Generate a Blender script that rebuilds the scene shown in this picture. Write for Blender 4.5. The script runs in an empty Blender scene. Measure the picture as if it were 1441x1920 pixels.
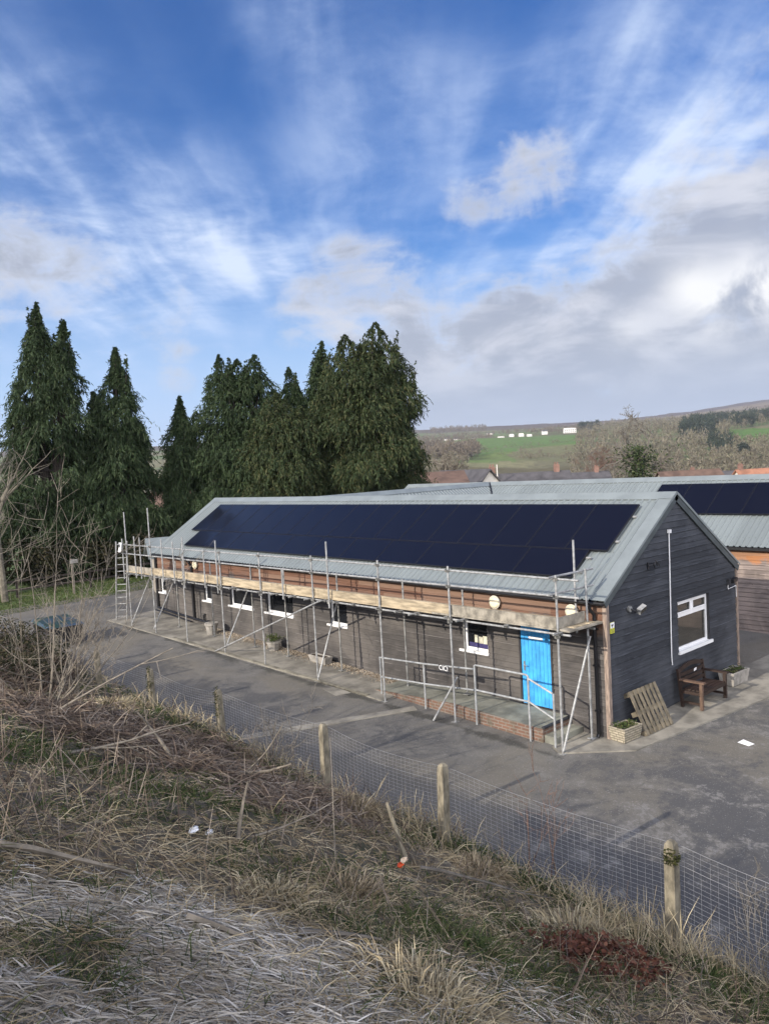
import bpy, math, random
import numpy as np
from mathutils import Matrix, Vector

# ------------------------------------------------------------------ camera, sky, sun, exposure
SC = bpy.context.scene
COL = SC.collection
F_PX = 1452.867
CAM = np.array([-14.3089, -9.2974, 6.1609])
YAW, PITCH, ROLL = 0.7215, -0.0581, -0.0556


def cam_basis():
    f = np.array([math.sin(YAW) * math.cos(PITCH), math.cos(YAW) * math.cos(PITCH), math.sin(PITCH)])
    r = np.array([math.cos(YAW), -math.sin(YAW), 0.0])
    u = np.cross(r, f)
    return math.cos(ROLL) * r + math.sin(ROLL) * u, -math.sin(ROLL) * r + math.cos(ROLL) * u, f


CR, CU, CF = cam_basis()
cam_data = bpy.data.cameras.new('camera')
cam = bpy.data.objects.new('camera', cam_data)
COL.objects.link(cam)
cam_data.sensor_fit = 'VERTICAL'
cam_data.sensor_height = 36.0
cam_data.lens = F_PX / 1920 * 36.0
cam_data.clip_start = 0.05
cam_data.clip_end = 20000
cam.matrix_world = Matrix(((CR[0], CU[0], -CF[0], CAM[0]), (CR[1], CU[1], -CF[1], CAM[1]),
                           (CR[2], CU[2], -CF[2], CAM[2]), (0, 0, 0, 1)))
SC.camera = cam

SUN_DIR = Vector((-1.0, 0.10, 0.45)).normalized()      # towards the sun
SUN_EL = math.asin(SUN_DIR.z)
sun_data = bpy.data.lights.new('sun', 'SUN')
sun_data.energy = 3.4
sun_data.angle = math.radians(0.5)
sun_data.color = (1.0, 0.91, 0.78)
sun = bpy.data.objects.new('sun', sun_data)
COL.objects.link(sun)
sun.rotation_euler = SUN_DIR.to_track_quat('Z', 'Y').to_euler()
sun.location = (-60, 0, 60)

SC.render.engine = 'CYCLES'
SC.cycles.use_denoising = True
try:
    SC.cycles.denoiser = 'OPENIMAGEDENOISE'
except Exception:
    pass
SC.cycles.max_bounces = 6
SC.cycles.transparent_max_bounces = 8
SC.view_settings.view_transform = 'Standard'
SC.view_settings.look = 'None'
SC.view_settings.gamma = 1.0
SC.view_settings.exposure = 0.75


class NT:
    """small helper for node trees"""
    def __init__(s, tree):
        s.t = tree
        tree.nodes.clear()

    def n(s, typ, **kw):
        nd = s.t.nodes.new(typ)
        for k, v in kw.items():
            if k == 'inp':
                for a, b in v.items():
                    if isinstance(b, bpy.types.NodeSocket):
                        s.t.links.new(b, nd.inputs[a])
                    else:
                        nd.inputs[a].default_value = b
            else:
                setattr(nd, k, v)
        return nd

    def m(s, op, a, b=None, c=None, clamp=False):
        nd = s.t.nodes.new('ShaderNodeMath')
        nd.operation = op
        nd.use_clamp = clamp
        for i, v in enumerate((a, b, c)):
            if v is None:
                continue
            if isinstance(v, bpy.types.NodeSocket):
                s.t.links.new(v, nd.inputs[i])
            else:
                nd.inputs[i].default_value = v
        return nd.outputs[0]

    def mix(s, fac, a, b, blend='MIX'):
        nd = s.t.nodes.new('ShaderNodeMix')
        nd.data_type = 'RGBA'
        nd.blend_type = blend
        for i, v in ((0, fac), (6, a), (7, b)):
            if isinstance(v, bpy.types.NodeSocket):
                s.t.links.new(v, nd.inputs[i])
            elif i == 0:
                nd.inputs[0].default_value = v
            else:
                nd.inputs[i].default_value = (*v, 1.0) if len(v) == 3 else v
        return nd.outputs[2]

    def ramp(s, fac, lo, hi, a=0.0, b=1.0):
        nd = s.t.nodes.new('ShaderNodeMapRange')
        nd.interpolation_type = 'SMOOTHSTEP'
        s.t.links.new(fac, nd.inputs[0])
        nd.inputs[1].default_value = lo
        nd.inputs[2].default_value = hi
        nd.inputs[3].default_value = a
        nd.inputs[4].default_value = b
        return nd.outputs[0]

    def noise(s, vec, scale, detail=4, rough=0.55, dist=0.0, dim='3D', lac=2.0):
        nd = s.t.nodes.new('ShaderNodeTexNoise')
        nd.noise_dimensions = dim
        if vec is not None:
            s.t.links.new(vec, nd.inputs['Vector'])
        nd.inputs['Scale'].default_value = scale
        nd.inputs['Detail'].default_value = detail
        nd.inputs['Roughness'].default_value = rough
        nd.inputs['Distortion'].default_value = dist
        nd.inputs['Lacunarity'].default_value = lac
        return nd.outputs[0]


def pxdir(x, y):
    """world direction of a spot in the sky (used once, to note where the clouds hang)"""
    d = CF * F_PX + CR * (x - 720.5) - CU * (y - 960)
    return d / np.linalg.norm(d)


def build_world():
    w = bpy.data.worlds.new('World')
    SC.world = w
    w.use_nodes = True
    t = NT(w.node_tree)
    out = t.n('ShaderNodeOutputWorld')
    sky = t.n('ShaderNodeTexSky', sky_type='NISHITA')
    sky.sun_disc = False
    sky.sun_elevation = SUN_EL
    sky.sun_rotation = math.atan2(SUN_DIR.x, SUN_DIR.y)
    sky.air_density = 1.0
    sky.dust_density = 0.1
    sky.ozone_density = 3.5
    hs = t.n('ShaderNodeHueSaturation', inp={'Hue': 0.515, 'Saturation': 1.50, 'Value': 0.80, 'Color': sky.outputs[0]})
    low = t.mix(t.ramp(t.n('ShaderNodeSeparateXYZ', inp={0: t.n('ShaderNodeTexCoord').outputs['Generated']}).outputs[2], 0.30, 0.06, 0, .92), hs.outputs[0], (2.5, 3.8, 5.9))
    bg = t.n('ShaderNodeBackground', inp={'Color': low, 'Strength': 0.105})
    tc = t.n('ShaderNodeTexCoord')
    D = tc.outputs['Generated']
    sep = t.n('ShaderNodeSeparateXYZ', inp={0: D})
    fw = np.array([math.sin(YAW), math.cos(YAW), 0])
    rt = np.array([math.cos(YAW), -math.sin(YAW), 0])

    def dot(v):
        return t.n('ShaderNodeVectorMath', operation='DOT_PRODUCT', inp={0: D, 1: tuple(v)}).outputs['Value']
    a, b = dot(rt), dot(fw)
    zz = t.m('ADD', t.m('MAXIMUM', sep.outputs[2], 0.0), 0.14)
    plane = t.n('ShaderNodeCombineXYZ', inp={0: t.m('DIVIDE', a, zz), 1: t.m('DIVIDE', b, zz), 2: 0.0}).outputs[0]

    def blobs(lst):
        acc = None
        for (x, y, rad, wgt) in lst:
            c = pxdir(x, y)
            k = 1.0 / (1.0 - math.cos(rad / F_PX))
            e = t.m('MULTIPLY', t.m('EXPONENT', t.m('MULTIPLY', t.m('SUBTRACT', dot(c), 1.0), k)), wgt)
            acc = e if acc is None else t.m('ADD', acc, e)
        return acc
    # high thin cirrus: fine combed fibres over soft veils
    warp = t.n('ShaderNodeTexNoise', inp={'Vector': plane, 'Scale': 1.1, 'Detail': 3.0}).outputs[1]
    wp = t.n('ShaderNodeVectorMath', operation='ADD', inp={0: plane, 1: t.n('ShaderNodeVectorMath', operation='SCALE', inp={0: warp, 3: 0.22}).outputs[0]}).outputs[0]
    comb = t.n('ShaderNodeMapping', inp={'Vector': wp, 'Scale': (7.5, 0.80, 1), 'Rotation': (0, 0, 0.10)}).outputs[0]
    n1 = t.noise(comb, 1.0, 7, 0.50, 0.25)
    n2 = t.noise(wp, 2.6, 9, 0.60, 0.15)
    rip = t.n('ShaderNodeMapping', inp={'Vector': wp, 'Scale': (5.0, 16.0, 1), 'Rotation': (0, 0, 0.5)}).outputs[0]
    n2b = t.noise(rip, 1.0, 6, 0.55, 0.3)
    fib = t.m('ADD', t.m('ADD', t.m('MULTIPLY', n1, 0.55), t.m('MULTIPLY', n2, 0.40)), t.m('MULTIPLY', n2b, 0.05))
    cm = blobs(CIRRUS)
    cm = t.m('SUBTRACT', 1.0, t.m('EXPONENT', t.m('MULTIPLY', cm, -1.5)))
    veil = t.m('MULTIPLY', cm, t.ramp(n2, 0.28, 0.72, 0.12, 0.54))
    ca = t.m('ADD', veil, t.m('MULTIPLY', t.ramp(fib, 0.40, 0.68, 0.0, 0.85), t.m('MULTIPLY', cm, 0.66)))
    ca = t.m('MINIMUM', ca, 0.88)
    # lower grey cumulus with torn edges
    n3 = t.noise(D, 8.0, 10, 0.60, 0.6)
    flat = t.n('ShaderNodeMapping', inp={'Vector': D, 'Scale': (6, 6, 17)}).outputs[0]
    n4 = t.noise(flat, 1.6, 9, 0.58, 0.5)
    nc = t.m('ADD', t.m('MULTIPLY', n3, 0.55), t.m('MULTIPLY', n4, 0.45))
    gm = blobs(CUMULUS)
    gm = t.m('SUBTRACT', 1.0, t.m('EXPONENT', t.m('MULTIPLY', gm, -1.0)))
    n7 = t.noise(D, 30.0, 7, 0.62, 0.4)
    thick = t.m('ADD', t.m('ADD', t.m('MULTIPLY', t.m('SUBTRACT', nc, 0.5), 2.3), t.m('MULTIPLY', t.m('SUBTRACT', n7, 0.5), 0.45)), t.m('SUBTRACT', gm, 0.40))
    ga = t.m('MULTIPLY', t.ramp(thick, -0.24, 0.30, 0.0, 0.90), t.ramp(gm, 0.04, 0.26))
    # grey in the thick body, pale at the thin rims and where the layers part
    gcol = t.mix(t.ramp(thick, -0.02, 0.40), (0.56, 0.60, 0.70), (0.33, 0.355, 0.425))
    n5 = t.noise(flat, 0.9, 7, 0.60, 0.4)
    gcol = t.mix(t.ramp(n5, 0.44, 0.66, 0, .85), gcol, (0.64, 0.645, 0.69))
    wm = blobs([(1370, 580, 62, 1.0), (1430, 530, 50, 1.0), (1290, 540, 45, .8), (1180, 625, 40, .4), (1441, 280, 60, .4)])
    gcol = t.mix(t.m('MULTIPLY', wm, t.ramp(n3, .36, .62), clamp=True), gcol, (0.92, 0.90, 0.87))
    gcol = t.mix(t.ramp(sep.outputs[2], 0.15, 0.035), gcol, (0.335, 0.395, 0.515))
    ccol = t.mix(ca, (0.42, 0.58, 0.92), (0.74, 0.83, 0.98))
    # bright milky sky added out of view behind the camera to fill the shade
    back = t.ramp(b, -0.05, -0.75, 0.0, 0.9)
    b1 = t.n('ShaderNodeBackground', inp={'Color': ccol, 'Strength': 0.70})
    b2 = t.n('ShaderNodeBackground', inp={'Color': gcol, 'Strength': 0.74})
    b3 = t.n('ShaderNodeBackground', inp={'Color': (0.97, 0.96, 1.0, 1), 'Strength': 2.3})
    m1 = t.n('ShaderNodeMixShader', inp={0: ca, 1: bg.outputs[0], 2: b1.outputs[0]})
    m2 = t.n('ShaderNodeMixShader', inp={0: ga, 1: m1.outputs[0], 2: b2.outputs[0]})
    m3 = t.n('ShaderNodeMixShader', inp={0: back, 1: m2.outputs[0], 2: b3.outputs[0]})
    w.node_tree.links.new(m3.outputs[0], out.inputs[0])


CIRRUS = [(60, 330, 120, .62), (200, 390, 120, .62), (330, 440, 110, .60), (450, 490, 100, .66), (560, 520, 90, .55), (90, 300, 110, .45), (620, 530, 60, .3),
          (300, 560, 130, .62), (170, 590, 90, .5), (60, 240, 90, .35), (230, 290, 90, .25), (480, 400, 120, .26),
          (660, 60, 110, .34), (740, 150, 80, .42), (560, 30, 80, .34), (640, 150, 70, .30), (860, 220, 80, .34), (500, 10, 60, .2),
          (960, 170, 80, .40), (1180, 110, 110, .48), (1270, 50, 80, .42), (1110, 250, 90, .56), (1230, 290, 110, .85),
          (1080, 390, 100, .80), (980, 470, 80, .62), (1150, 450, 110, .80), (880, 300, 70, .36), (650, 320, 110, .36), (720, 380, 90, .2),
          (1330, 210, 90, .36), (1430, 200, 90, .36), (890, 640, 160, .40), (1000, 560, 90, .70), (1310, 330, 70, .5), (860, 520, 60, .35),
          (-250, 350, 300, .5), (1700, 100, 300, .5)]
CUMULUS = [(1430, 400, 95, .75), (1340, 470, 90, .74), (1240, 520, 80, .68), (1140, 570, 75, .62), (1441, 310, 60, .5),
           (80, 480, 80, .48), (10, 500, 70, .48), (180, 490, 55, .36), (350, 560, 50, .40), (320, 640, 45, .48), (330, 700, 40, .46), (250, 600, 40, .25),
           (700, 550, 75, .62), (610, 590, 75, .62), (780, 590, 70, .60), (550, 610, 55, .42), (650, 490, 45, .34), (740, 500, 40, .35),
           (950, 340, 65, .46), (1010, 310, 55, .42), (870, 385, 50, .38),
           (900, 590, 70, .58), (980, 580, 70, .58), (830, 650, 80, .55), (960, 690, 100, .70), (1100, 690, 100, .75), (1250, 640, 95, .72),
           (1400, 660, 110, .8), (1330, 720, 90, .7), (900, 750, 110, 1.2), (1060, 770, 110, 1.2), (1230, 750, 100, 1.0), (1380, 720, 90, 1.0), (800, 720, 80, .7), (860, 700, 80, .6), (1180, 740, 110, .75), (1020, 760, 100, .7), (1440, 590, 60, .5),
           (760, 760, 90, .6), (660, 700, 80, .35), (1040, 620, 60, .4), (1700, 500, 300, .8), (-300, 620, 200, .7), (2000, 600, 400, .8)]


build_world()

# ------------------------------------------------------------------ mesh helpers
GX, GY = 0.0317257, 0.0226826


def plane_z(x, y):
    return GX * x + GY * y


class MB:
    def __init__(s):
        s.v, s.f = [], []

    def add(s, vs, fs):
        k = len(s.v)
        s.v += [tuple(map(float, q)) for q in vs]
        s.f += [tuple(i + k for i in q) for q in fs]

    def quad(s, a, b, c, d):
        s.add((a, b, c, d), ((0, 1, 2, 3),))

    def box(s, x0, x1, y0, y1, z0, z1):
        s.add([(x, y, z) for z in (z0, z1) for y in (y0, y1) for x in (x0, x1)],
              [(0, 2, 3, 1), (4, 5, 7, 6), (0, 1, 5, 4), (2, 6, 7, 3), (0, 4, 6, 2), (1, 3, 7, 5)])

    def obox(s, c, ax, ay, az):
        c, ax, ay, az = map(np.asarray, (c, ax, ay, az))
        s.add([c + i * ax + j * ay + k * az for k in (-1, 1) for j in (-1, 1) for i in (-1, 1)],
              [(0, 2, 3, 1), (4, 5, 7, 6), (0, 1, 5, 4), (2, 6, 7, 3), (0, 4, 6, 2), (1, 3, 7, 5)])

    def bar(s, p0, p1, w, h, up=(0, 0, 1)):
        p0, p1 = np.array(p0, float), np.array(p1, float)
        d = p1 - p0
        L = np.linalg.norm(d)
        d = d / L
        sd = np.cross(d, up)
        if np.linalg.norm(sd) < 1e-4:
            sd = np.cross(d, (1, 0, 0))
        sd /= np.linalg.norm(sd)
        u = np.cross(sd, d)
        s.obox((p0 + p1) / 2, d * L / 2, sd * w / 2, u * h / 2)

    def tube(s, pts, r, n=8, cap=True):
        pts = [np.array(q, float) for q in pts]
        rs = r if hasattr(r, '__len__') else [r] * len(pts)
        k = len(s.v)
        ref = None
        for i, q in enumerate(pts):
            d = pts[min(i + 1, len(pts) - 1)] - pts[max(i - 1, 0)]
            d = d / (np.linalg.norm(d) + 1e-12)
            if ref is None:
                ref = np.cross(d, (0, 0, 1))
                if np.linalg.norm(ref) < 1e-2:
                    ref = np.cross(d, (1, 0, 0))
            a = ref - d * (ref @ d)
            a /= np.linalg.norm(a) + 1e-12
            ref = a
            b = np.cross(d, a)
            for j in range(n):
                t = 2 * math.pi * j / n
                s.v.append(tuple(q + rs[i] * (math.cos(t) * a + math.sin(t) * b)))
        for i in range(len(pts) - 1):
            for j in range(n):
                a0, a1 = k + i * n + j, k + i * n + (j + 1) % n
                s.f.append((a0, a1, a1 + n, a0 + n))
        if cap:
            s.f.append(tuple(k + j for j in range(n))[::-1])
            s.f.append(tuple(k + (len(pts) - 1) * n + j for j in range(n)))

    def disc_stack(s, c, ax, prof, n=16):
        """lathe: prof = [(distance along ax, radius)]"""
        c, ax = np.array(c, float), np.array(ax, float)
        ax = ax / np.linalg.norm(ax)
        s.tube([c + ax * (t + 1e-5 * i) for i, (t, _) in enumerate(prof)], [r for _, r in prof], n)

    def prism(s, poly, z0, z1):
        n = len(poly)
        zf0 = z0 if callable(z0) else (lambda x, y: z0)
        zf1 = z1 if callable(z1) else (lambda x, y: z1)
        s.add([(x, y, zf0(x, y)) for x, y in poly] + [(x, y, zf1(x, y)) for x, y in poly],
              [tuple(range(n))[::-1], tuple(range(n, 2 * n))] + [(i, (i + 1) % n, n + (i + 1) % n, n + i) for i in range(n)])

    def build(s, name, mat, parent=None, smooth=False, loc=None):
        """link as ONE object; vertices are given in world space unless the parent says otherwise"""
        o0 = np.zeros(3)
        if parent is not None:
            o0 = np.array(parent.get('_o', (0, 0, 0)), float)
        elif loc is not None:
            o0 = np.array(loc, float)
        me = bpy.data.meshes.new(name)
        me.from_pydata([tuple(np.subtract(q, o0)) for q in s.v], [], s.f)
        if smooth:
            me.polygons.foreach_set('use_smooth', [True] * len(me.polygons))
        me.materials.append(mat)
        ob = bpy.data.objects.new(name, me)
        COL.objects.link(ob)
        if parent is not None:
            ob.parent = parent
            ob['_o'] = tuple(o0)
        else:
            ob.location = tuple(o0)
            ob['_o'] = tuple(o0)
        return ob


def np_mesh(name, V, F, mat, parent=None, loc=None, smooth=False, cols=None):
    """big meshes straight from arrays; F is (M,k)"""
    o0 = np.zeros(3)
    if parent is not None:
        o0 = np.array(parent.get('_o', (0, 0, 0)), float)
    elif loc is not None:
        o0 = np.array(loc, float)
    V = (np.asarray(V, float) - o0).astype(np.float32)
    F = np.asarray(F, np.int32)
    me = bpy.data.meshes.new(name)
    me.vertices.add(len(V))
    me.vertices.foreach_set('co', V.ravel())
    k = F.shape[1]
    me.loops.add(F.size)
    me.loops.foreach_set('vertex_index', F.ravel())
    me.polygons.add(len(F))
    me.polygons.foreach_set('loop_start', np.arange(0, F.size, k, dtype=np.int32))
    if smooth:
        me.polygons.foreach_set('use_smooth', np.ones(len(F), bool))
    me.update(calc_edges=True)
    if cols is not None:
        at = me.color_attributes.new('tint', 'FLOAT_COLOR', 'POINT')
        c4 = np.ones((len(V), 4), np.float32)
        c4[:, :3] = cols
        at.data.foreach_set('color', c4.ravel())
    me.materials.append(mat)
    ob = bpy.data.objects.new(name, me)
    COL.objects.link(ob)
    if parent is not None:
        ob.parent = parent
    else:
        ob.location = tuple(o0)
    ob['_o'] = tuple(o0)
    return ob


def tag(o, label, cat, group=None, kind=None):
    if label:
        o['label'] = label
    if cat:
        o['category'] = cat
    if group:
        o['group'] = group
    if kind:
        o['kind'] = kind
    return o


def thing(name, label, cat, loc=(0, 0, 0), group=None):
    o = bpy.data.objects.new(name, None)
    o.empty_display_size = 0.2
    COL.objects.link(o)
    o.location = loc
    o['_o'] = tuple(map(float, loc))
    return tag(o, label, cat, group)


def structure(o, label=None, cat=None):
    return tag(o, label, cat, None, 'structure')


def dup(root, loc, label, rotz=None, name=None):
    r = root.copy()
    COL.objects.link(r)
    r.location = loc
    if rotz is not None:
        r.rotation_euler = (0, 0, rotz)
    r['label'] = label
    for ch in list(root.children):
        c = ch.copy()
        COL.objects.link(c)
        c.parent = r
        for g in ch.children:
            d = g.copy()
            COL.objects.link(d)
            d.parent = c
    return r


# ------------------------------------------------------------------ materials
MATS = {}


def principled(name):
    m = bpy.data.materials.new(name)
    m.use_nodes = True
    t = NT(m.node_tree)
    out = t.n('ShaderNodeOutputMaterial')
    p = t.n('ShaderNodeBsdfPrincipled')
    m.node_tree.links.new(p.outputs[0], out.inputs[0])
    return m, t, p


def simple(name, col, rough=0.6, metal=0.0, var=0.25, scale=6.0, bump=0.0, spec=0.5, col2=None, detail=5, stretch=None, bscale=None):
    m, t, p = principled(name)
    tc = t.n('ShaderNodeTexCoord').outputs['Object']
    if stretch:
        tc = t.n('ShaderNodeMapping', inp={'Vector': tc, 'Scale': stretch}).outputs[0]
    nz = t.noise(tc, scale, detail, 0.6)
    c2 = col2 or tuple(c * (1 - var) for c in col)
    c1 = tuple(min(1, c * (1 + var * 0.6)) for c in col) if col2 is None else col
    c = t.mix(t.ramp(nz, 0.32, 0.68), c2, c1)
    t.t.links.new(c, p.inputs['Base Color'])
    p.inputs['Roughness'].default_value = rough
    p.inputs['Metallic'].default_value = metal
    p.inputs['Specular IOR Level'].default_value = spec
    if bump:
        b = t.n('ShaderNodeBump', inp={'Strength': bump, 'Distance': 0.02, 'Height': t.noise(tc, bscale or scale * 4, 5, 0.6)})
        t.t.links.new(b.outputs[0], p.inputs['Normal'])
    MATS[name] = m
    return m


def island(name, cols, rough=0.7, trans=0.0, spec=0.2):
    """leaves / blades: every blade its own tone"""
    m, t, p = principled(name)
    g = t.n('ShaderNodeNewGeometry')
    r = t.n('ShaderNodeValToRGB')
    r.color_ramp.interpolation = 'LINEAR'
    els = r.color_ramp.elements
    while len(els) < len(cols):
        els.new(0.5)
    for i, c in enumerate(cols):
        els[i].position = i / (len(cols) - 1)
        els[i].color = (*c, 1)
    t.t.links.new(g.outputs['Random Per Island'], r.inputs[0])
    tc = t.n('ShaderNodeTexCoord').outputs['Object']
    cl = t.noise(tc, 0.9, 3, 0.6)
    c = t.mix(t.ramp(cl, 0.3, 0.7, 0.0, 0.55), r.outputs[0], tuple(np.array(cols[0]) * 0.75))
    t.t.links.new(c, p.inputs['Base Color'])
    p.inputs['Roughness'].default_value = rough
    p.inputs['Specular IOR Level'].default_value = spec
    if trans:
        tr = t.n('ShaderNodeBsdfTranslucent', inp={'Color': c})
        ms = t.n('ShaderNodeMixShader', inp={0: trans, 1: p.outputs[0], 2: tr.outputs[0]})
        out = [n for n in t.t.nodes if n.type == 'OUTPUT_MATERIAL'][0]
        t.t.links.new(ms.outputs[0], out.inputs[0])
    MATS[name] = m
    return m


def m_cladding(name, along, tone, warm=None, warm_from=9.0, warm_to=9.5, pitch=0.145, zero=0.0):
    """weathered horizontal boards: every board its own tone, long grain, knots, damp foot"""
    m, t, p = principled(name)
    tc = t.n('ShaderNodeTexCoord').outputs['Object']
    s = t.n('ShaderNodeSeparateXYZ', inp={0: tc})
    u = s.outputs[along]
    z = s.outputs[2]
    row = t.m('FLOOR', t.m('DIVIDE', t.m('SUBTRACT', z, zero), pitch))
    # butt joints: boards about 4 m long, shifted row by row
    seg = t.m('FLOOR', t.m('ADD', t.m('DIVIDE', u, 4.2), t.m('MULTIPLY', row, 0.37)))
    wn = t.n('ShaderNodeTexWhiteNoise', noise_dimensions='2D',
             inp={0: t.n('ShaderNodeCombineXYZ', inp={0: row, 1: seg, 2: 0.0}).outputs[0]}).outputs[0]
    gv = t.n('ShaderNodeCombineXYZ', inp={0: t.m('ADD', t.m('MULTIPLY', u, 0.5), t.m('MULTIPLY', row, 3.7)), 1: t.m('MULTIPLY', z, 16.0), 2: row}).outputs[0]
    grain = t.noise(gv, 2.2, 7, 0.68, 0.4)
    big = t.noise(tc, 0.55, 5, 0.6, 0.6)
    mid = t.noise(t.n('ShaderNodeCombineXYZ', inp={0: t.m('MULTIPLY', u, 0.9), 1: t.m('MULTIPLY', z, 2.6), 2: 0.0}).outputs[0], 1.3, 5, 0.6, 0.4)
    c = t.mix(t.ramp(grain, 0.3, 0.7), tuple(np.array(tone) * 0.55), tuple(np.array(tone) * 1.35))
    c = t.mix(t.ramp(wn, 0.0, 1.0, 0.0, 0.75), c, tuple(np.array(tone) * 0.6))
    c = t.mix(t.ramp(big, 0.42, 0.66, 0.0, 0.55), c, tuple(np.array(tone) * np.array((1.9, 1.85, 1.75))))
    c = t.mix(t.ramp(mid, 0.55, 0.75, 0.0, 0.5), c, tuple(np.array(tone) * 0.5))
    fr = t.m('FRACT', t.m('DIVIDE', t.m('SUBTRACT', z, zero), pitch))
    ln = t.noise(t.n('ShaderNodeCombineXYZ', inp={0: t.m('MULTIPLY', u, 0.6), 1: row, 2: 0.0}).outputs[0], 1.7, 3, 0.6)
    c = t.mix(t.m('MULTIPLY', t.ramp(fr, 0.20, 0.02), t.ramp(ln, 0.48, 0.66, 0, .8)), c, tuple(np.array(tone) * 2.3))
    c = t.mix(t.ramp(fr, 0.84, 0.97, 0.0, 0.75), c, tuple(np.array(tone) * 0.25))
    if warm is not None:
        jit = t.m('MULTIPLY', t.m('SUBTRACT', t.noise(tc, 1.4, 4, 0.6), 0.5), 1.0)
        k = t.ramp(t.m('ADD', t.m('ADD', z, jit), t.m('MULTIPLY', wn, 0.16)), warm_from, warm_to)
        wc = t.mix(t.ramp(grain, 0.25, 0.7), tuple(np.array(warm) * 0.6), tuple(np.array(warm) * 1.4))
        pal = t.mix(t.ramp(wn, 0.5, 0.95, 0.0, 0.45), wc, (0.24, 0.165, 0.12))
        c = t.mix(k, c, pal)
    vo = t.n('ShaderNodeTexVoronoi', inp={'Vector': t.n('ShaderNodeCombineXYZ', inp={0: t.m('MULTIPLY', u, 1.0), 1: t.m('MULTIPLY', z, 1.6), 2: 0.0}).outputs[0], 'Scale': 2.1}).outputs[0]
    c = t.mix(t.ramp(vo, 0.055, 0.025, 0.0, 0.75), c, (0.03, 0.022, 0.018))
    t.t.links.new(c, p.inputs['Base Color'])
    p.inputs['Roughness'].default_value = 0.82
    p.inputs['Specular IOR Level'].default_value = 0.25
    b = t.n('ShaderNodeBump', inp={'Strength': 0.35, 'Distance': 0.006, 'Height': grain})
    t.t.links.new(b.outputs[0], p.inputs['Normal'])
    MATS[name] = m
    return m


M = {}
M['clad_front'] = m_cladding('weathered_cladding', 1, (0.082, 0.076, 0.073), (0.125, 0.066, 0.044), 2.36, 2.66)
M['clad_gable'] = m_cladding('charcoal_cladding', 0, (0.044, 0.048, 0.057))
M['clad_back'] = m_cladding('orange_cladding', 1, (0.20, 0.165, 0.15), (0.30, 0.135, 0.06), 2.55, 2.72)
M['roof'] = simple('grey_box_profile_sheet', (0.205, 0.250, 0.258), 0.42, 0.0, 0.13, 1.2, spec=0.5)


def m_roof(name, col):
    m, t, p = principled(name)
    tc = t.n('ShaderNodeTexCoord').outputs['Object']
    sp = t.n('ShaderNodeSeparateXYZ', inp={0: tc})
    row = t.m('FLOOR', t.m('DIVIDE', sp.outputs[1], 0.95))
    wn = t.n('ShaderNodeTexWhiteNoise', noise_dimensions='1D', inp={1: row}).outputs[0]
    col = np.array(col)
    c = t.mix(t.ramp(wn, 0, 1), tuple(col * .93), tuple(col * 1.06))
    st = t.noise(t.n('ShaderNodeMapping', inp={'Vector': tc, 'Scale': (.5, 5, .5)}).outputs[0], 1.5, 6, .62, .2)
    c = t.mix(t.ramp(st, .50, .72, 0, .45), c, tuple(col * .72))
    c = t.mix(t.ramp(t.noise(tc, 14, 5, .65), .62, .70, 0, .4), c, (.20, .20, .15))
    u = t.m('ABSOLUTE', t.m('SUBTRACT', t.m('FRACT', t.m('DIVIDE', sp.outputs[0], 0.78)), 0.5))
    v = t.m('ABSOLUTE', t.m('SUBTRACT', t.m('FRACT', t.m('DIVIDE', t.m('ADD', sp.outputs[1], -0.015), 0.19)), 0.5))
    scr = t.m('MULTIPLY', t.m('LESS_THAN', u, 0.018), t.m('LESS_THAN', v, 0.07))
    c = t.mix(t.m('MULTIPLY', scr, .7), c, (.09, .10, .10))
    t.t.links.new(c, p.inputs['Base Color'])
    p.inputs['Roughness'].default_value = 0.45
    return m


M['roof'] = m_roof('box_profile_sheets', (0.176, 0.200, 0.204))
M['flash'] = simple('grey_flashing', (0.188, 0.212, 0.216), 0.42, 0.0, 0.12, 1.6)
M['galv'] = simple('galvanised_tube', (0.30, 0.303, 0.30), 0.55, 0.15, 0.35, 9.0)
M['galv_old'] = simple('dull_galvanised_tube', (0.25, 0.25, 0.24), 0.6, 0.15, 0.4, 7.0)
M['rail'] = simple('grey_painted_rail', (0.36, 0.37, 0.37), 0.5, 0.25, 0.25, 8.0)
M['plank'] = simple('scaffold_board', (0.36, 0.295, 0.20), 0.8, 0.0, 0.4, 5.0, bump=0.2, stretch=(1, .4, 3))
M['plank_grey'] = simple('grey_scaffold_board', (0.26, 0.235, 0.19), 0.85, 0.0, 0.45, 5.0, bump=0.2)
M['coupler'] = simple('scaffold_coupler', (0.20, 0.195, 0.18), 0.6, 0.5, 0.5, 20)
M['upvc'] = simple('white_upvc', (0.80, 0.80, 0.80), 0.35, 0, 0.04, 3)
M['pvc_black'] = simple('black_plastic', (0.012, 0.012, 0.014), 0.4, 0, 0.2, 3)
M['timber_dark'] = simple('dark_trim', (0.03, 0.03, 0.034), 0.7, 0, 0.3, 5)
M['barge'] = simple('grey_green_barge', (0.06, 0.072, 0.075), 0.6, 0, 0.25, 3)
M['corner'] = simple('weathered_corner_board', (0.26, 0.20, 0.16), 0.8, 0, 0.4, 4, stretch=(6, 6, 1))
M['blue'] = simple('blue_door_paint', (0.055, 0.36, 0.75), 0.5, 0, 0.22, 4, bump=0.05)
M['steel'] = simple('brushed_steel', (0.5, 0.5, 0.5), 0.35, 0.8, 0.1, 9)
M['conc'] = simple('pale_concrete', (0.30, 0.28, 0.25), 0.9, 0, 0.3, 5, bump=0.3)
M['brick'] = None
M['kerb'] = simple('mossy_edging', (0.20, 0.185, 0.145), 0.9, 0, 0.5, 2.2, bump=0.4, detail=8)
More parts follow.
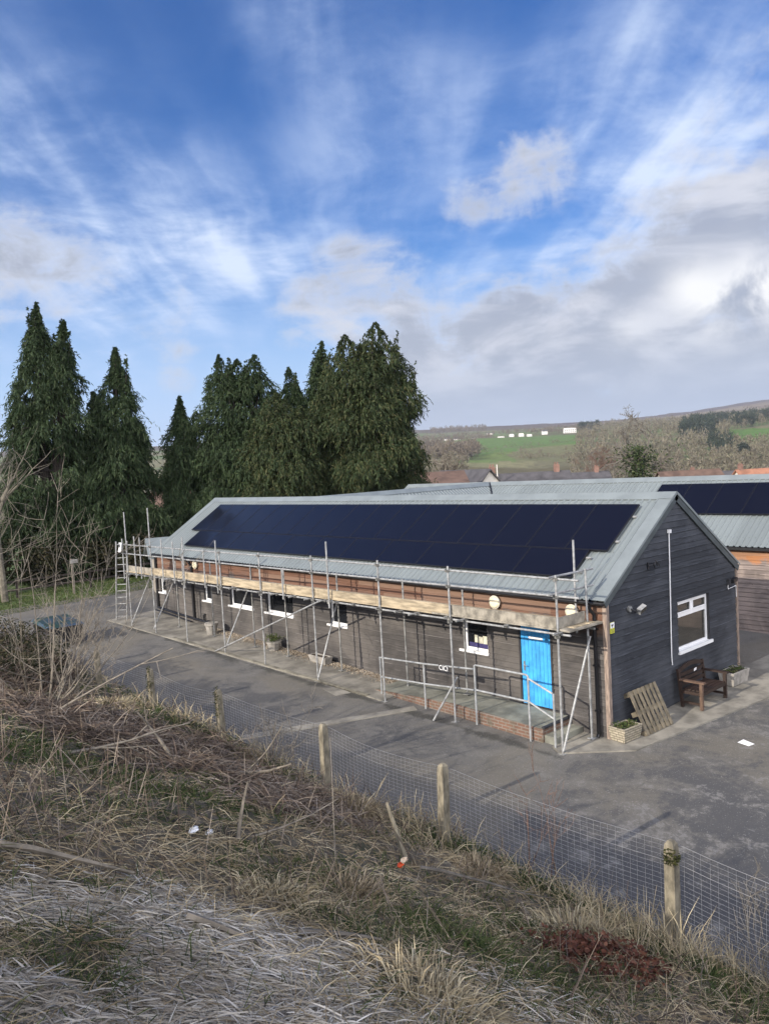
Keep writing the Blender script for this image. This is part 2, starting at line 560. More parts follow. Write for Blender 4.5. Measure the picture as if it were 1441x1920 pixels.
M['bench'] = simple('brown_stained_bench', (0.032, 0.018, 0.013), 0.55, 0, 0.4, 6, stretch=(1, 6, 6))
M['bench_pale'] = simple('paler_bench_wood', (0.115, 0.070, 0.048), 0.6, 0, 0.35, 6)  # paler brown for the front leg and armrest at one end
M['pallet'] = simple('old_pallet_timber', (0.155, 0.130, 0.09), 0.85, 0, 0.4, 6, bump=0.3)
M['paper'] = simple('white_paper', (0.82, 0.82, 0.80), 0.8, 0, 0.03, 3)
M['lamp'] = simple('cream_lamp_diffuser', (0.74, 0.66, 0.46), 0.35, 0, 0.15, 3)
M['lamp_rim'] = simple('cream_lamp_body', (0.66, 0.62, 0.52), 0.5, 0, 0.1, 3)
M['yellow'] = simple('yellow_sign', (0.66, 0.66, 0.06), 0.5, 0, 0.05, 3)
M['render0'] = simple('cream_paper', (0.55, 0.53, 0.42), .8, 0, .3, 9)
M['purple'] = simple('dark_blue_board', (0.035, 0.03, 0.12), .7, 0, .2, 5)
M['soil'] = simple('dark_soil', (0.035, 0.026, 0.018), 0.95, 0, 0.4, 12, bump=0.6)
M['twig'] = simple('pale_bark', (0.20, 0.172, 0.135), 0.85, 0, 0.4, 9)
M['twig_red'] = simple('red_brown_bark', (0.13, 0.08, 0.06), 0.85, 0, 0.4, 9)
M['twig_grey'] = simple('grey_bark', (0.135, 0.12, 0.10), 0.85, 0, 0.4, 9)
M['bark'] = simple('conifer_bark', (0.035, 0.027, 0.022), 0.9, 0, 0.4, 5, bump=0.4, stretch=(4, 4, .7))
M['bark_pale'] = simple('pale_trunk_bark', (0.15, 0.132, 0.10), 0.9, 0, 0.45, 4, bump=0.3)
M['post'] = simple('lichened_post', (0.205, 0.180, 0.130), 0.9, 0, 0.45, 7, bump=0.35, stretch=(2, 2, .8))
M['moss'] = simple('moss', (0.05, 0.06, 0.016), 0.95, 0, 0.5, 30, bump=0.6)
M['wire'] = simple('galvanised_wire', (0.33, 0.33, 0.33), 0.45, 0.3, 0.1, 3)
M['leaf_con'] = island('conifer_sprays', [(0.020, 0.036, 0.016), (0.034, 0.058, 0.022), (0.048, 0.074, 0.030), (0.066, 0.084, 0.038)], 0.7, 0.12)
M['leaf_con2'] = island('olive_conifer_sprays', [(0.022, 0.038, 0.016), (0.038, 0.058, 0.022), (0.062, 0.080, 0.030), (0.105, 0.096, 0.042)], 0.7, 0.12)
M['leaf_ivy'] = island('ivy_leaves', [(0.02, 0.036, 0.012), (0.045, 0.07, 0.022), (0.09, 0.10, 0.04)], 0.6, 0.1)
M['leaf_under'] = island('undergrowth_leaves', [(0.016, 0.022, 0.010), (0.035, 0.036, 0.016), (0.07, 0.055, 0.028)], 0.8, 0.1)
M['dry'] = island('dry_grass_blades', [(0.27, 0.215, 0.125), (0.44, 0.36, 0.22), (0.60, 0.50, 0.32), (0.72, 0.63, 0.43)], 0.75, 0.15)
M['brown'] = island('brown_grass_blades', [(0.19, 0.145, 0.085), (0.32, 0.25, 0.155), (0.46, 0.37, 0.235), (0.60, 0.50, 0.345)], 0.8, 0.15)
M['green'] = island('green_grass_blades', [(0.035, 0.055, 0.016), (0.06, 0.09, 0.025), (0.10, 0.13, 0.04), (0.17, 0.16, 0.07)], 0.7, 0.2)
M['straw'] = island('flattened_straw', [(0.20, 0.17, 0.13), (0.44, 0.395, 0.33), (0.62, 0.58, 0.51), (0.78, 0.74, 0.67)], 0.75, 0.1)
M['litter_leaf'] = island('dead_leaf', [(0.075, 0.030, 0.020), (0.14, 0.055, 0.035), (0.21, 0.10, 0.065)], 0.75, 0.15)
M['brush'] = island('brushwood_twigs', [(0.075, 0.052, 0.040), (0.14, 0.105, 0.082), (0.23, 0.185, 0.145), (0.34, 0.29, 0.235)], 0.85)
M['gravel'] = island('gravel_stone', [(0.16, 0.12, 0.085), (0.27, 0.22, 0.16), (0.38, 0.33, 0.26), (0.46, 0.40, 0.33)], 0.9)


def m_brick():
    m, t, p = principled('red_brick_edge')
    tc = t.n('ShaderNodeTexCoord').outputs['Object']
    s = t.n('ShaderNodeSeparateXYZ', inp={0: tc})
    v = t.n('ShaderNodeCombineXYZ', inp={0: t.m('ADD', s.outputs[0], s.outputs[1]), 1: s.outputs[2], 2: 0.0}).outputs[0]
    b = t.n('ShaderNodeTexBrick', inp={'Vector': v, 'Color1': (0.175, 0.092, 0.062, 1), 'Color2': (0.125, 0.075, 0.055, 1), 'Mortar': (0.20, 0.17, 0.14, 1),
                                       'Scale': 1.0, 'Mortar Size': 0.012, 'Brick Width': 0.225, 'Row Height': 0.075})
    nz = t.noise(tc, 5, 5, 0.6)
    c = t.mix(t.ramp(nz, 0.45, 0.7, 0, 0.7), b.outputs[0], (0.10, 0.09, 0.065))
    t.t.links.new(c, p.inputs['Base Color'])
    p.inputs['Roughness'].default_value = 0.9
    return m


M['brick'] = m_brick()


def m_rock_trough():
    m, t, p = principled('rock_faced_trough')
    tc = t.n('ShaderNodeTexCoord').outputs['Object']
    s = t.n('ShaderNodeSeparateXYZ', inp={0: tc})
    v = t.n('ShaderNodeCombineXYZ', inp={0: t.m('ADD', s.outputs[0], s.outputs[1]), 1: s.outputs[2], 2: 0.0}).outputs[0]
    b = t.n('ShaderNodeTexBrick', inp={'Vector': v, 'Color1': (0.42, 0.37, 0.28, 1), 'Color2': (0.33, 0.29, 0.22, 1), 'Mortar': (0.16, 0.14, 0.10, 1),
                                       'Scale': 1.0, 'Mortar Size': 0.008, 'Brick Width': 0.16, 'Row Height': 0.055})
    c = t.mix(t.ramp(t.noise(tc, 6, 5, 0.6), 0.5, 0.75, 0, .6), b.outputs[0], (0.16, 0.15, 0.09))
    t.t.links.new(c, p.inputs['Base Color'])
    p.inputs['Roughness'].default_value = 0.9
    bp = t.n('ShaderNodeBump', inp={'Strength': 0.8, 'Distance': 0.02, 'Height': t.m('SUBTRACT', t.noise(tc, 18, 4, .6), b.outputs['Fac'])})
    t.t.links.new(bp.outputs[0], p.inputs['Normal'])
    return m


M['trough'] = m_rock_trough()


def m_panel():
    m, t, p = principled('solar_glass')
    tc = t.n('ShaderNodeTexCoord').outputs['Object']
    s = t.n('ShaderNodeSeparateXYZ', inp={0: tc})

    def grid(o, pitch, w):
        fr = t.m('FRACT', t.m('DIVIDE', o, pitch))
        return t.m('LESS_THAN', t.m('ABSOLUTE', t.m('SUBTRACT', fr, 0.5)), w)
    g = t.m('MAXIMUM', grid(s.outputs[0], 0.18, 0.012), grid(s.outputs[1], 0.092, 0.02))
    c = t.mix(g, (0.006, 0.0065, 0.012), (0.011, 0.012, 0.018))
    t.t.links.new(c, p.inputs['Base Color'])
    p.inputs['Roughness'].default_value = 0.16
    p.inputs['IOR'].default_value = 1.45
    p.inputs['Specular IOR Level'].default_value = 0.30
    nz = t.noise(tc, 1.2, 3, .5)
    t.t.links.new(t.ramp(nz, .3, .7, .10, .24), p.inputs['Roughness'])
    return m


M['panel'] = m_panel()
M['panel_frame'] = simple('black_anodised_frame', (0.010, 0.010, 0.013), 0.5, 0.0, 0.1, 3)


def m_glass(name, dark):
    m, t, p = principled(name)
    p.inputs['Base Color'].default_value = (*dark, 1)
    p.inputs['Roughness'].default_value = 0.04
    p.inputs['Specular IOR Level'].default_value = 0.6
    tc = t.n('ShaderNodeTexCoord').outputs['Object']
    b = t.n('ShaderNodeBump', inp={'Strength': 0.03, 'Distance': 0.02, 'Height': t.noise(tc, 1.5, 2, .5)})
    t.t.links.new(b.outputs[0], p.inputs['Normal'])
    return m


M['glass'] = m_glass('dark_window_glass', (0.010, 0.011, 0.013))
M['glass_room'] = m_glass('dim_room_glass', (0.045, 0.042, 0.036))


def m_asphalt():
    m, t, p = principled('worn_asphalt')
    tc = t.n('ShaderNodeTexCoord').outputs['Object']
    s = t.n('ShaderNodeSeparateXYZ', inp={0: tc})
    big = t.noise(tc, 0.22, 5, 0.62, 0.8)
    mid = t.noise(tc, 1.05, 6, 0.66, 0.7)
    sml = t.noise(tc, 7, 6, 0.7, 0.3)
    fine = t.noise(tc, 60, 3, 0.7)
    c = t.mix(t.ramp(mid, 0.36, 0.66), (0.106, 0.100, 0.090), (0.150, 0.143, 0.130))
    c = t.mix(t.ramp(big, 0.44, 0.64, 0, .6), c, (0.165, 0.146, 0.110))
    # dark damp / patched tarmac with ragged edges
    pt = t.m('ADD', t.m('MULTIPLY', big, 0.45), t.m('ADD', t.m('MULTIPLY', mid, 0.35), t.m('MULTIPLY', sml, 0.2)))
    # more worn towards the near right of the yard
    wear = t.m('ADD', pt, t.m('MULTIPLY', t.ramp(s.outputs[1], 1.5, -4.0), -0.072))
    c = t.mix(t.ramp(wear, 0.485, 0.415, 0, .85), c, (0.066, 0.066, 0.068))
    wh = t.m('ADD', t.m('MULTIPLY', mid, .5), t.m('MULTIPLY', sml, .5))
    c = t.mix(t.m('MULTIPLY', t.ramp(wh, 0.545, 0.585), t.ramp(s.outputs[1], 2.0, -3.0, 0, .5)), c, (0.26, 0.25, 0.235))
    st = t.noise(tc, 0.8, 3, 0.5, 1.2)
    c = t.mix(t.ramp(st, 0.68, 0.76, 0, .55), c, (0.055, 0.053, 0.05))
    # moss and dirt line along the edging, with contact shade painted into it
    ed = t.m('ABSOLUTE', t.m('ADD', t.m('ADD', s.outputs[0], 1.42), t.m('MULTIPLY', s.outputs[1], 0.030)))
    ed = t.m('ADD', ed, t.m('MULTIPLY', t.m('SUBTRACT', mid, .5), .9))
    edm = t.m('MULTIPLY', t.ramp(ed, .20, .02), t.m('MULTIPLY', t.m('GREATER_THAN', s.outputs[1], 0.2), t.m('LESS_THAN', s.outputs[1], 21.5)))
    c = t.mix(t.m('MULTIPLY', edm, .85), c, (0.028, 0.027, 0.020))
    c = t.mix(t.ramp(fine, 0.35, 0.65, 0.0, 0.5), c, (0.075, 0.073, 0.07))
    c = t.mix(t.ramp(t.noise(tc, 38, 2, .5), .64, .70, 0, .6), c, (0.30, 0.29, 0.27))
    # hair cracks
    vd = t.n('ShaderNodeVectorMath', operation='ADD', inp={0: tc, 1: t.n('ShaderNodeVectorMath', operation='SCALE', inp={0: t.n('ShaderNodeTexNoise', inp={'Vector': tc, 'Scale': 1.2}).outputs[1], 3: 0.8}).outputs[0]}).outputs[0]
    vor = t.n('ShaderNodeTexVoronoi', feature='DISTANCE_TO_EDGE', inp={'Vector': vd, 'Scale': 0.33}).outputs[0]
    c = t.mix(t.m('MULTIPLY', t.ramp(vor, 0.007, 0.002, 0, .55), t.m('MULTIPLY', t.ramp(sml, .42, .6), t.ramp(mid, .45, .6))), c, (0.05, 0.047, 0.042))
    t.t.links.new(c, p.inputs['Base Color'])
    p.inputs['Roughness'].default_value = 0.85
    b = t.n('ShaderNodeBump', inp={'Strength': 0.5, 'Distance': 0.01, 'Height': t.m('ADD', fine, sml)})
    t.t.links.new(b.outputs[0], p.inputs['Normal'])
    return m


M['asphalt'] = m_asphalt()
M['paving'] = simple('concrete_apron', (0.215, 0.20, 0.168), 0.88, 0, 0.42, 1.6, bump=0.3, detail=7)
M['ramp'] = simple('ramp_concrete', (0.20, 0.20, 0.165), 0.88, 0, 0.4, 1.9, bump=0.3, detail=7)


def m_bank():
    m, t, p = principled('rough_bank_soil')
    tc = t.n('ShaderNodeTexCoord').outputs['Object']
    a = t.noise(tc, 0.7, 6, 0.65, .5)
    b = t.noise(tc, 9, 6, 0.7, .3)
    f = t.noise(tc, 45, 4, 0.7)
    c = t.mix(t.ramp(b, .35, .65), (0.10, 0.082, 0.060), (0.21, 0.18, 0.135))
    c = t.mix(t.ramp(a, .5, .66, 0, .6), c, (0.055, 0.068, 0.026))
    c = t.mix(t.ramp(f, .5, .7, 0, .5), c, (0.22, 0.18, 0.12))
    # bare black earth in the ditch and the hollow
    sp = t.n('ShaderNodeSeparateXYZ', inp={0: tc})
    X_, Y_ = t.m('ADD', sp.outputs[0], 11.6), t.m('ADD', sp.outputs[1], 2.3)
    d_ = t.m('DIVIDE', t.m('ADD', t.m('MULTIPLY', X_, .62), t.m('MULTIPLY', Y_, .78)), .30)
    a_ = t.m('DIVIDE', t.m('SUBTRACT', t.m('MULTIPLY', X_, .78), t.m('MULTIPLY', Y_, .62)), 1.5)
    q1 = t.m('ADD', t.m('MULTIPLY', d_, d_), t.m('MULTIPLY', a_, a_))
    e_, f_ = t.m('DIVIDE', t.m('ADD', sp.outputs[0], 10.45), .5), t.m('DIVIDE', t.m('SUBTRACT', sp.outputs[1], .5), .6)
    q2 = t.m('ADD', t.m('MULTIPLY', e_, e_), t.m('MULTIPLY', f_, f_))
    qq = t.m('ADD', t.m('MINIMUM', q1, q2), t.m('MULTIPLY', t.m('SUBTRACT', b, .5), 1.2))
    c = t.mix(t.ramp(qq, 1.3, .5), c, (0.022, 0.019, 0.016))
    t.t.links.new(c, p.inputs['Base Color'])
    p.inputs['Roughness'].default_value = 0.95
    bp = t.n('ShaderNodeBump', inp={'Strength': 1.0, 'Distance': 0.05, 'Height': t.m('ADD', b, f)})
    t.t.links.new(bp.outputs[0], p.inputs['Normal'])
    return m


M['bank'] = m_bank()


def m_ground():
    m, t, p = principled('fields_and_moor')
    at = t.n('ShaderNodeVertexColor', layer_name='tint').outputs[0]
    g = t.n('ShaderNodeNewGeometry').outputs['Position']
    n1 = t.noise(g, 0.012, 6, .65, .5)
    n2 = t.noise(g, 0.15, 5, .65)
    c = t.mix(t.ramp(n1, .35, .7, 0, .35), at, (0.15, 0.13, 0.08))
    c2 = t.mix(t.ramp(n2, .35, .65, .0, .35), c, (0.03, 0.035, 0.015))
    t.t.links.new(c2, p.inputs['Base Color'])
    p.inputs['Roughness'].default_value = 0.95
    p.inputs['Specular IOR Level'].default_value = 0.1
    return m


M['ground'] = m_ground()
M['verge'] = simple('mown_verge', (0.075, 0.115, 0.030), 0.95, 0, 0.45, 1.1, bump=0.6, bscale=30)

# ------------------------------------------------------------------ terrain
_perm = np.random.RandomState(7).rand(257, 257)


def vnoise(x, y, s=1.0, oct=4):
    x, y = np.asarray(x, float) / s, np.asarray(y, float) / s
    tot, amp, nrm = 0, 1.0, 0
    for o in range(oct):
        xi, yi = np.floor(x).astype(int), np.floor(y).astype(int)
        fx, fy = x - xi, y - yi
        fx, fy = fx * fx * (3 - 2 * fx), fy * fy * (3 - 2 * fy)
        g = lambda a, b: _perm[a % 257, b % 257]
        v = (g(xi, yi) * (1 - fx) + g(xi + 1, yi) * fx) * (1 - fy) + (g(xi, yi + 1) * (1 - fx) + g(xi + 1, yi + 1) * fx) * fy
        tot = tot + v * amp
        nrm += amp
        amp *= 0.5
        x, y = x * 2.03 + 11.3, y * 2.03 + 5.1
    return tot / nrm


BX = [-60, -30, -20, -17.5, -16, -14.3, -13, -11, -9, -7.1, -6.4, -5.7, -5.0, -4.6]
BZ = [5.6, 5.4, 5.15, 5.05, 4.92, 4.55, 3.95, 2.95, 1.9, 1.0, .6, .0, -.6, -.9]


def bank_z(x, y):
    x, y = np.asarray(x, float), np.asarray(y, float)
    z0 = np.interp(x, BX, BZ)
    k = np.interp(y, [-6, -1, 4, 9, 14], [1.0, .97, .84, .62, .50])
    z = np.where(z0 > 1.0, 1.0 + (z0 - 1.0) * k, z0) + 0.012 * y
    amp = np.interp(x, [-20, -14, -8, -6.5, -5.5], [.35, .42, .40, .2, .08])
    z = z + amp * (vnoise(x + 3, y + 40, 1.7, 4) - .5) + .25 * amp * (vnoise(x, y + 9, .35, 2) - .5)
    # a ditch of bare earth that runs across the bank
    d = (x + 11.6) * 0.62 + (y + 2.3) * 0.78
    a = (x + 11.6) * 0.78 - (y + 2.3) * 0.62
    z = z - 0.30 * np.exp(-(d / 0.24) ** 2) * np.exp(-(a / 1.3) ** 2)
    z = z - 0.35 * np.exp(-(((x + 10.45) / .42) ** 2 + ((y - .5) / .5) ** 2))
    return z


RT = [0, 60, 90, 160, 300, 450, 600, 800, 1000, 1300, 1700, 2300]
RZ = [0, -6.1, -9, -18, -26, -24, -12, 1, 13, 33, 54, 82]


def crest(a):
    return np.tan(np.radians(np.interp(a, [-60, -10, 0, 8, 17, 22, 26.5, 45, 70], [2.3, 2.4, 2.66, 2.52, 2.36, 2.62, 3.05, 3.4, 2.8])))


def hill_rel(r, a):
    Rc = np.interp(a, [0, 10, 26, 60], [2900, 3300, 4600, 4600])
    h = np.interp(r, RT, RZ)
    hc = crest(a) * Rc
    t = np.clip((r - 2300) / (Rc - 2300), 0, 1)
    far = 82 + (hc - 82) * t
    far = np.where(r > Rc, hc - (r - Rc) * 0.06, far)
    h = np.where(r > 2300, far, h)
    # hillside lower where the wood dips to the right
    return h


def ground_z(x, y):
    dx, dy = x - CAM[0], y - CAM[1]
    r = np.hypot(dx, dy)
    a = np.degrees(np.arctan2(dx, dy)) - math.degrees(YAW)
    a = (a + 180) % 360 - 180
    k = np.clip((r - 55) / 60, 0, 1)
    k = k * k * (3 - 2 * k)
    far = CAM[2] + hill_rel(r, np.clip(a, -60, 70)) + (vnoise(x, y, 140, 4) - .5) * np.clip((r - 150) / 40, 0, 14)
    near = plane_z(x, y) - 0.2
    z = near * (1 - k) + far * k
    z = np.where(x < -5.2, np.where(x < -25, 7.0 + 0.012 * y, bank_z(x, y) - 0.5) * np.clip(1 - (r - 60) / 40, 0, 1) + z * np.clip((r - 60) / 40, 0, 1), z)
    return z


def build_ground():
    az = np.radians(np.concatenate([np.linspace(-180, -62, 40), np.linspace(-60, -4, 60), np.linspace(-3, 33, 330), np.linspace(34, 178, 80)]))
    rr = np.concatenate([[1.0], np.geomspace(6, 60, 20), np.geomspace(66, 500, 46), np.linspace(515, 3000, 150), np.linspace(3030, 5200, 50), [9000]])
    A, R = np.meshgrid(az, rr)
    X = CAM[0] + R * np.sin(A + YAW)
    Y = CAM[1] + R * np.cos(A + YAW)
    Z = ground_z(X, Y)
    na, nr = len(az), len(rr)
    V = np.stack([X.ravel(), Y.ravel(), Z.ravel()], 1)
    i, j = np.meshgrid(np.arange(nr - 1), np.arange(na), indexing='ij')
    j2 = (j + 1) % na
    Fc = np.stack([i * na + j, i * na + j2, (i + 1) * na + j2, (i + 1) * na + j], -1).reshape(-1, 4)[:, ::-1]
    # what grows there
    a = np.degrees(A)
    wob = (vnoise(X, Y, 90, 4) - .5)
    a2 = a + wob * 2.2 * np.clip(600 / R, .3, 1)
    r2 = R * (1 + wob * 0.10)
    c = np.zeros(A.shape + (3,))
    c[:] = (0.115, 0.100, 0.055)
    def put(mask, col):
        c[mask] = col
    fld = np.floor(vnoise(X, Y, 260, 1) * 6)
    pal = np.array([(0.17, 0.18, 0.08), (0.12, 0.165, 0.06), (0.19, 0.175, 0.10), (0.14, 0.19, 0.07), (0.16, 0.15, 0.09), (0.21, 0.20, 0.11), (0.14, .165, .08)])
    m = (r2 > 700)
    c[m] = pal[fld.astype(int).clip(0, 6)][m]
    put((r2 > 740) & (r2 < 1040) & (a2 > 5.2) & (a2 < 11.5), (0.135, 0.190, 0.060))
    put((r2 > 900) & (r2 < 1500) & (a2 > 6.9) & (a2 < 14.6), (0.105, 0.190, 0.050))
    put((r2 > 740) & (r2 < 960) & (a2 > 9.6) & (a2 < 15.5), (0.165, 0.165, 0.085))
    put((r2 > 1650) & (r2 < 2250) & (a2 > 8.2) & (a2 < 14.2), (0.14, 0.195, 0.075))
    put((r2 > 1500) & (r2 < 1650) & (a2 > 2) & (a2 < 15), (0.12, 0.12, 0.065))
    put((r2 > 850) & (r2 < 1080) & (a2 > 23.8) & (a2 < 28), (0.085, 0.185, 0.035))
    el = (Z - CAM[2]) / R
    top = crest(np.clip(a, -60, 70))
    k = np.clip((el / top - .86) / .04, 0, 1)
    put(k > 0.5, (0.100, 0.075, 0.062))
    moor = (a > 13) & (el > np.interp(a, [13, 17, 26.5], [.0395, .0365, .0430]))
    put(moor & (R > 2000), (0.235, 0.185, 0.130))
    put(moor & (R > 2000) & (wob > .04), (0.15, 0.105, 0.085))
    put((R > 2300) & (el > top * .945) & (a > 8), (0.085, 0.058, 0.062))
    put(R < 60, (0.07, 0.09, 0.03))
    structure(np_mesh('ground', V, Fc, M['ground'], cols=c.reshape(-1, 3), smooth=True), 'rolling valley side of fields, woods and brown moor beyond the roofs')


build_ground()


def build_bank():
    xs = np.arange(-27, -4.7, 0.14)
    ys = np.concatenate([np.arange(-34, -10, .5), np.arange(-10, 16, 0.14), np.arange(16, 46, .4)])
    X, Y = np.meshgrid(xs, ys)
    Z = bank_z(X, Y)
    nx, ny = len(xs), len(ys)
    i, j = np.meshgrid(np.arange(ny - 1), np.arange(nx - 1), indexing='ij')
    Fc = np.stack([i * nx + j, i * nx + j + 1, (i + 1) * nx + j + 1, (i + 1) * nx + j], -1).reshape(-1, 4)
    structure(np_mesh('grass_bank', np.stack([X.ravel(), Y.ravel(), Z.ravel()], 1), Fc, M['bank'], smooth=True), 'rough overgrown bank sloping down to the wire fence')


build_bank()


def sheet(name, poly, off, mat, label=None, thick=0.0):
    mb = MB()
    if thick:
        mb.prism(poly, lambda x, y: plane_z(x, y) + off - thick, lambda x, y: plane_z(x, y) + off)
    else:
        mb.add([(x, y, plane_z(x, y) + off) for x, y in poly], [tuple(range(len(poly)))])
    return structure(mb.build(name, mat), label)


sheet('grass_verge', [(-9, 26), (34, 20), (34, 60), (-9, 60)], -0.012, M['verge'], 'mown grass verge below the conifers')
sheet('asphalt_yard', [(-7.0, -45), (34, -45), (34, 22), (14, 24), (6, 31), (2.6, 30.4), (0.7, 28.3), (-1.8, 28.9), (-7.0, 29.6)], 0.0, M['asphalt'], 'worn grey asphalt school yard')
# concrete apron round the building (a real 40 mm step), with an open joint towards the yard
KX = lambda y: -1.30 - 0.030 * y
front_apron = [(0.0, 22.3), (KX(22.3) - .1, 22.3), (KX(14) - .02, 14), (KX(9), 9), (KX(5.8), 5.8), (-0.05, 5.8)]
sheet('concrete_path', front_apron, 0.035, M['paving'], 'concrete path along the foot of the timber wall', 0.08)
sheet('concrete_path', [(-1.1, 0.72), (-1.30, 0.40), (-0.18, -0.72), (4.48, -1.48), (9.9, -2.3), (9.9, -0.2), (6.3, -0.02), (0.0, -0.02), (0.0, 0.72)], 0.030, M['paving'],
      'concrete path round the dark gable end', 0.08)
mb = MB()
for a, b, w in (((-6.4, 7.1), (-1.28, 4.75), 0.26),):
    d = np.subtract(b, a) / np.linalg.norm(np.subtract(b, a))
    s_ = np.array((-d[1], d[0])) * w / 2
    poly = [tuple(np.add(a, s_)), tuple(np.subtract(a, s_)), tuple(np.subtract(b, s_)), tuple(np.add(b, s_))]
    mb.prism(poly, lambda x, y: plane_z(x, y) - .05, lambda x, y: plane_z(x, y) + 0.02)
structure(mb.build('drain_strip', M['paving']), 'narrow pale concrete strip crossing the asphalt')
mb = MB()
ys = np.linspace(6.4, 17.0, 40)
for i in range(len(ys) - 1):
    y0, y1 = ys[i], ys[i + 1]
    x0, x1 = KX(y0) - .0, KX(y1) - .0
    mb.prism([(x0 + .11, y0), (x0, y0), (x1, y1), (x1 + .11, y1)], lambda x, y: plane_z(x, y) - .05, lambda x, y: plane_z(x, y) + .055)
structure(mb.build('kerb', M['kerb']), 'low concrete edging along the path')
mb = MB()
mb.prism([(-1.95, 7.15), (-1.55, 7.0), (-1.42, 7.75), (-1.82, 7.9)], lambda x, y: plane_z(x, y) - .02, lambda x, y: plane_z(x, y) + .006)
tag(mb.build('drain_cover', M['paving'], loc=(-1.7, 7.45, plane_z(-1.7, 7.45))), 'rectangular drain cover flush in the asphalt beside the kerb', 'drain cover')


# ------------------------------------------------------------------ the timber buildings
RIDGE_X, EAVE_X, HE, HR = 3.0849, -0.12, 3.04, 5.145
SLOPE = np.array([RIDGE_X - EAVE_X, 0, HR - HE])
SLEN = float(np.linalg.norm(SLOPE))
SU = SLOPE / SLEN                                    # up the front slope
SN = np.array([-SU[2], 0, SU[0]])                    # outward normal of the front slope
PITCH_B = 0.145


def clad(mb, pt, u_lo, u_hi, z0, z1, cuts=(), pitch=PITCH_B, extra=()):
    """shiplap boards; pt(u,z,out) -> point; cuts = (u0,u1,z0,z1) openings"""
    zs = {z0, z1}
    k = math.ceil(z0 / pitch)
    while k * pitch < z1:
        zs.add(k * pitch)
        k += 1
    for c in cuts:
        zs.update(z for z in (c[2], c[3]) if z0 < z < z1)
    zs.update(z for z in extra if z0 < z < z1)
    zs = sorted(zs)
    for za, zb in zip(zs, zs[1:]):
        if zb - za < 1e-4:
            continue
        kk = math.floor((za + 1e-4) / pitch)
        oa = 0.022 * (1 - (za - kk * pitch) / pitch) + .004
        ob = 0.022 * (1 - (zb - kk * pitch) / pitch) + .004
        lo0, hi0, lo1, hi1 = u_lo(za), u_hi(za), u_lo(zb), u_hi(zb)
        segs = [(lo0, hi0, lo1, hi1)]
        for c in cuts:
            if c[2] <= za + 1e-5 and c[3] >= zb - 1e-5:
                new = []
                for (a, b, a1, b1) in segs:
                    if c[1] <= a or c[0] >= b:
                        new.append((a, b, a1, b1))
                        continue
                    if c[0] > a:
                        new.append((a, c[0], a1, c[0]))
                    if c[1] < b:
                        new.append((c[1], b, c[1], b1))
                segs = new
        for (a, b, a1, b1) in segs:
            mb.quad(pt(a, za, oa), pt(b, za, oa), pt(b1, zb, ob), pt(a1, zb, ob))
            if abs(za - kk * pitch) < 1e-4:
                mb.quad(pt(a, za, 0.0), pt(b, za, 0.0), pt(b, za, oa), pt(a, za, oa))


def sheet_roof(mb, e0, e1, up, nrm, s0=0.0, pitch=0.19, h=0.036):
    """box-profile metal: ribs run up the slope"""
    e0, e1, up, nrm = map(lambda q: np.array(q, float), (e0, e1, up, nrm))
    L = np.linalg.norm(e1 - e0)
    al = (e1 - e0) / L
    prof = []
    k = 0
    while k * pitch < L:
        b = k * pitch
        for du, hh in ((0, 0), (0.115, 0), (0.135, h), (0.165, h), (0.185, 0)):
            if b + du <= L:
                prof.append((b + du, hh))
        k += 1
    prof.append((L, 0))
    n = len(prof)
    vs = [e0 + al * s + nrm * hh for s, hh in prof] + [e0 + up + al * s + nrm * hh for s, hh in prof]
    mb.add(vs, [(i, i + 1, n + i + 1, n + i) for i in range(n - 1)])


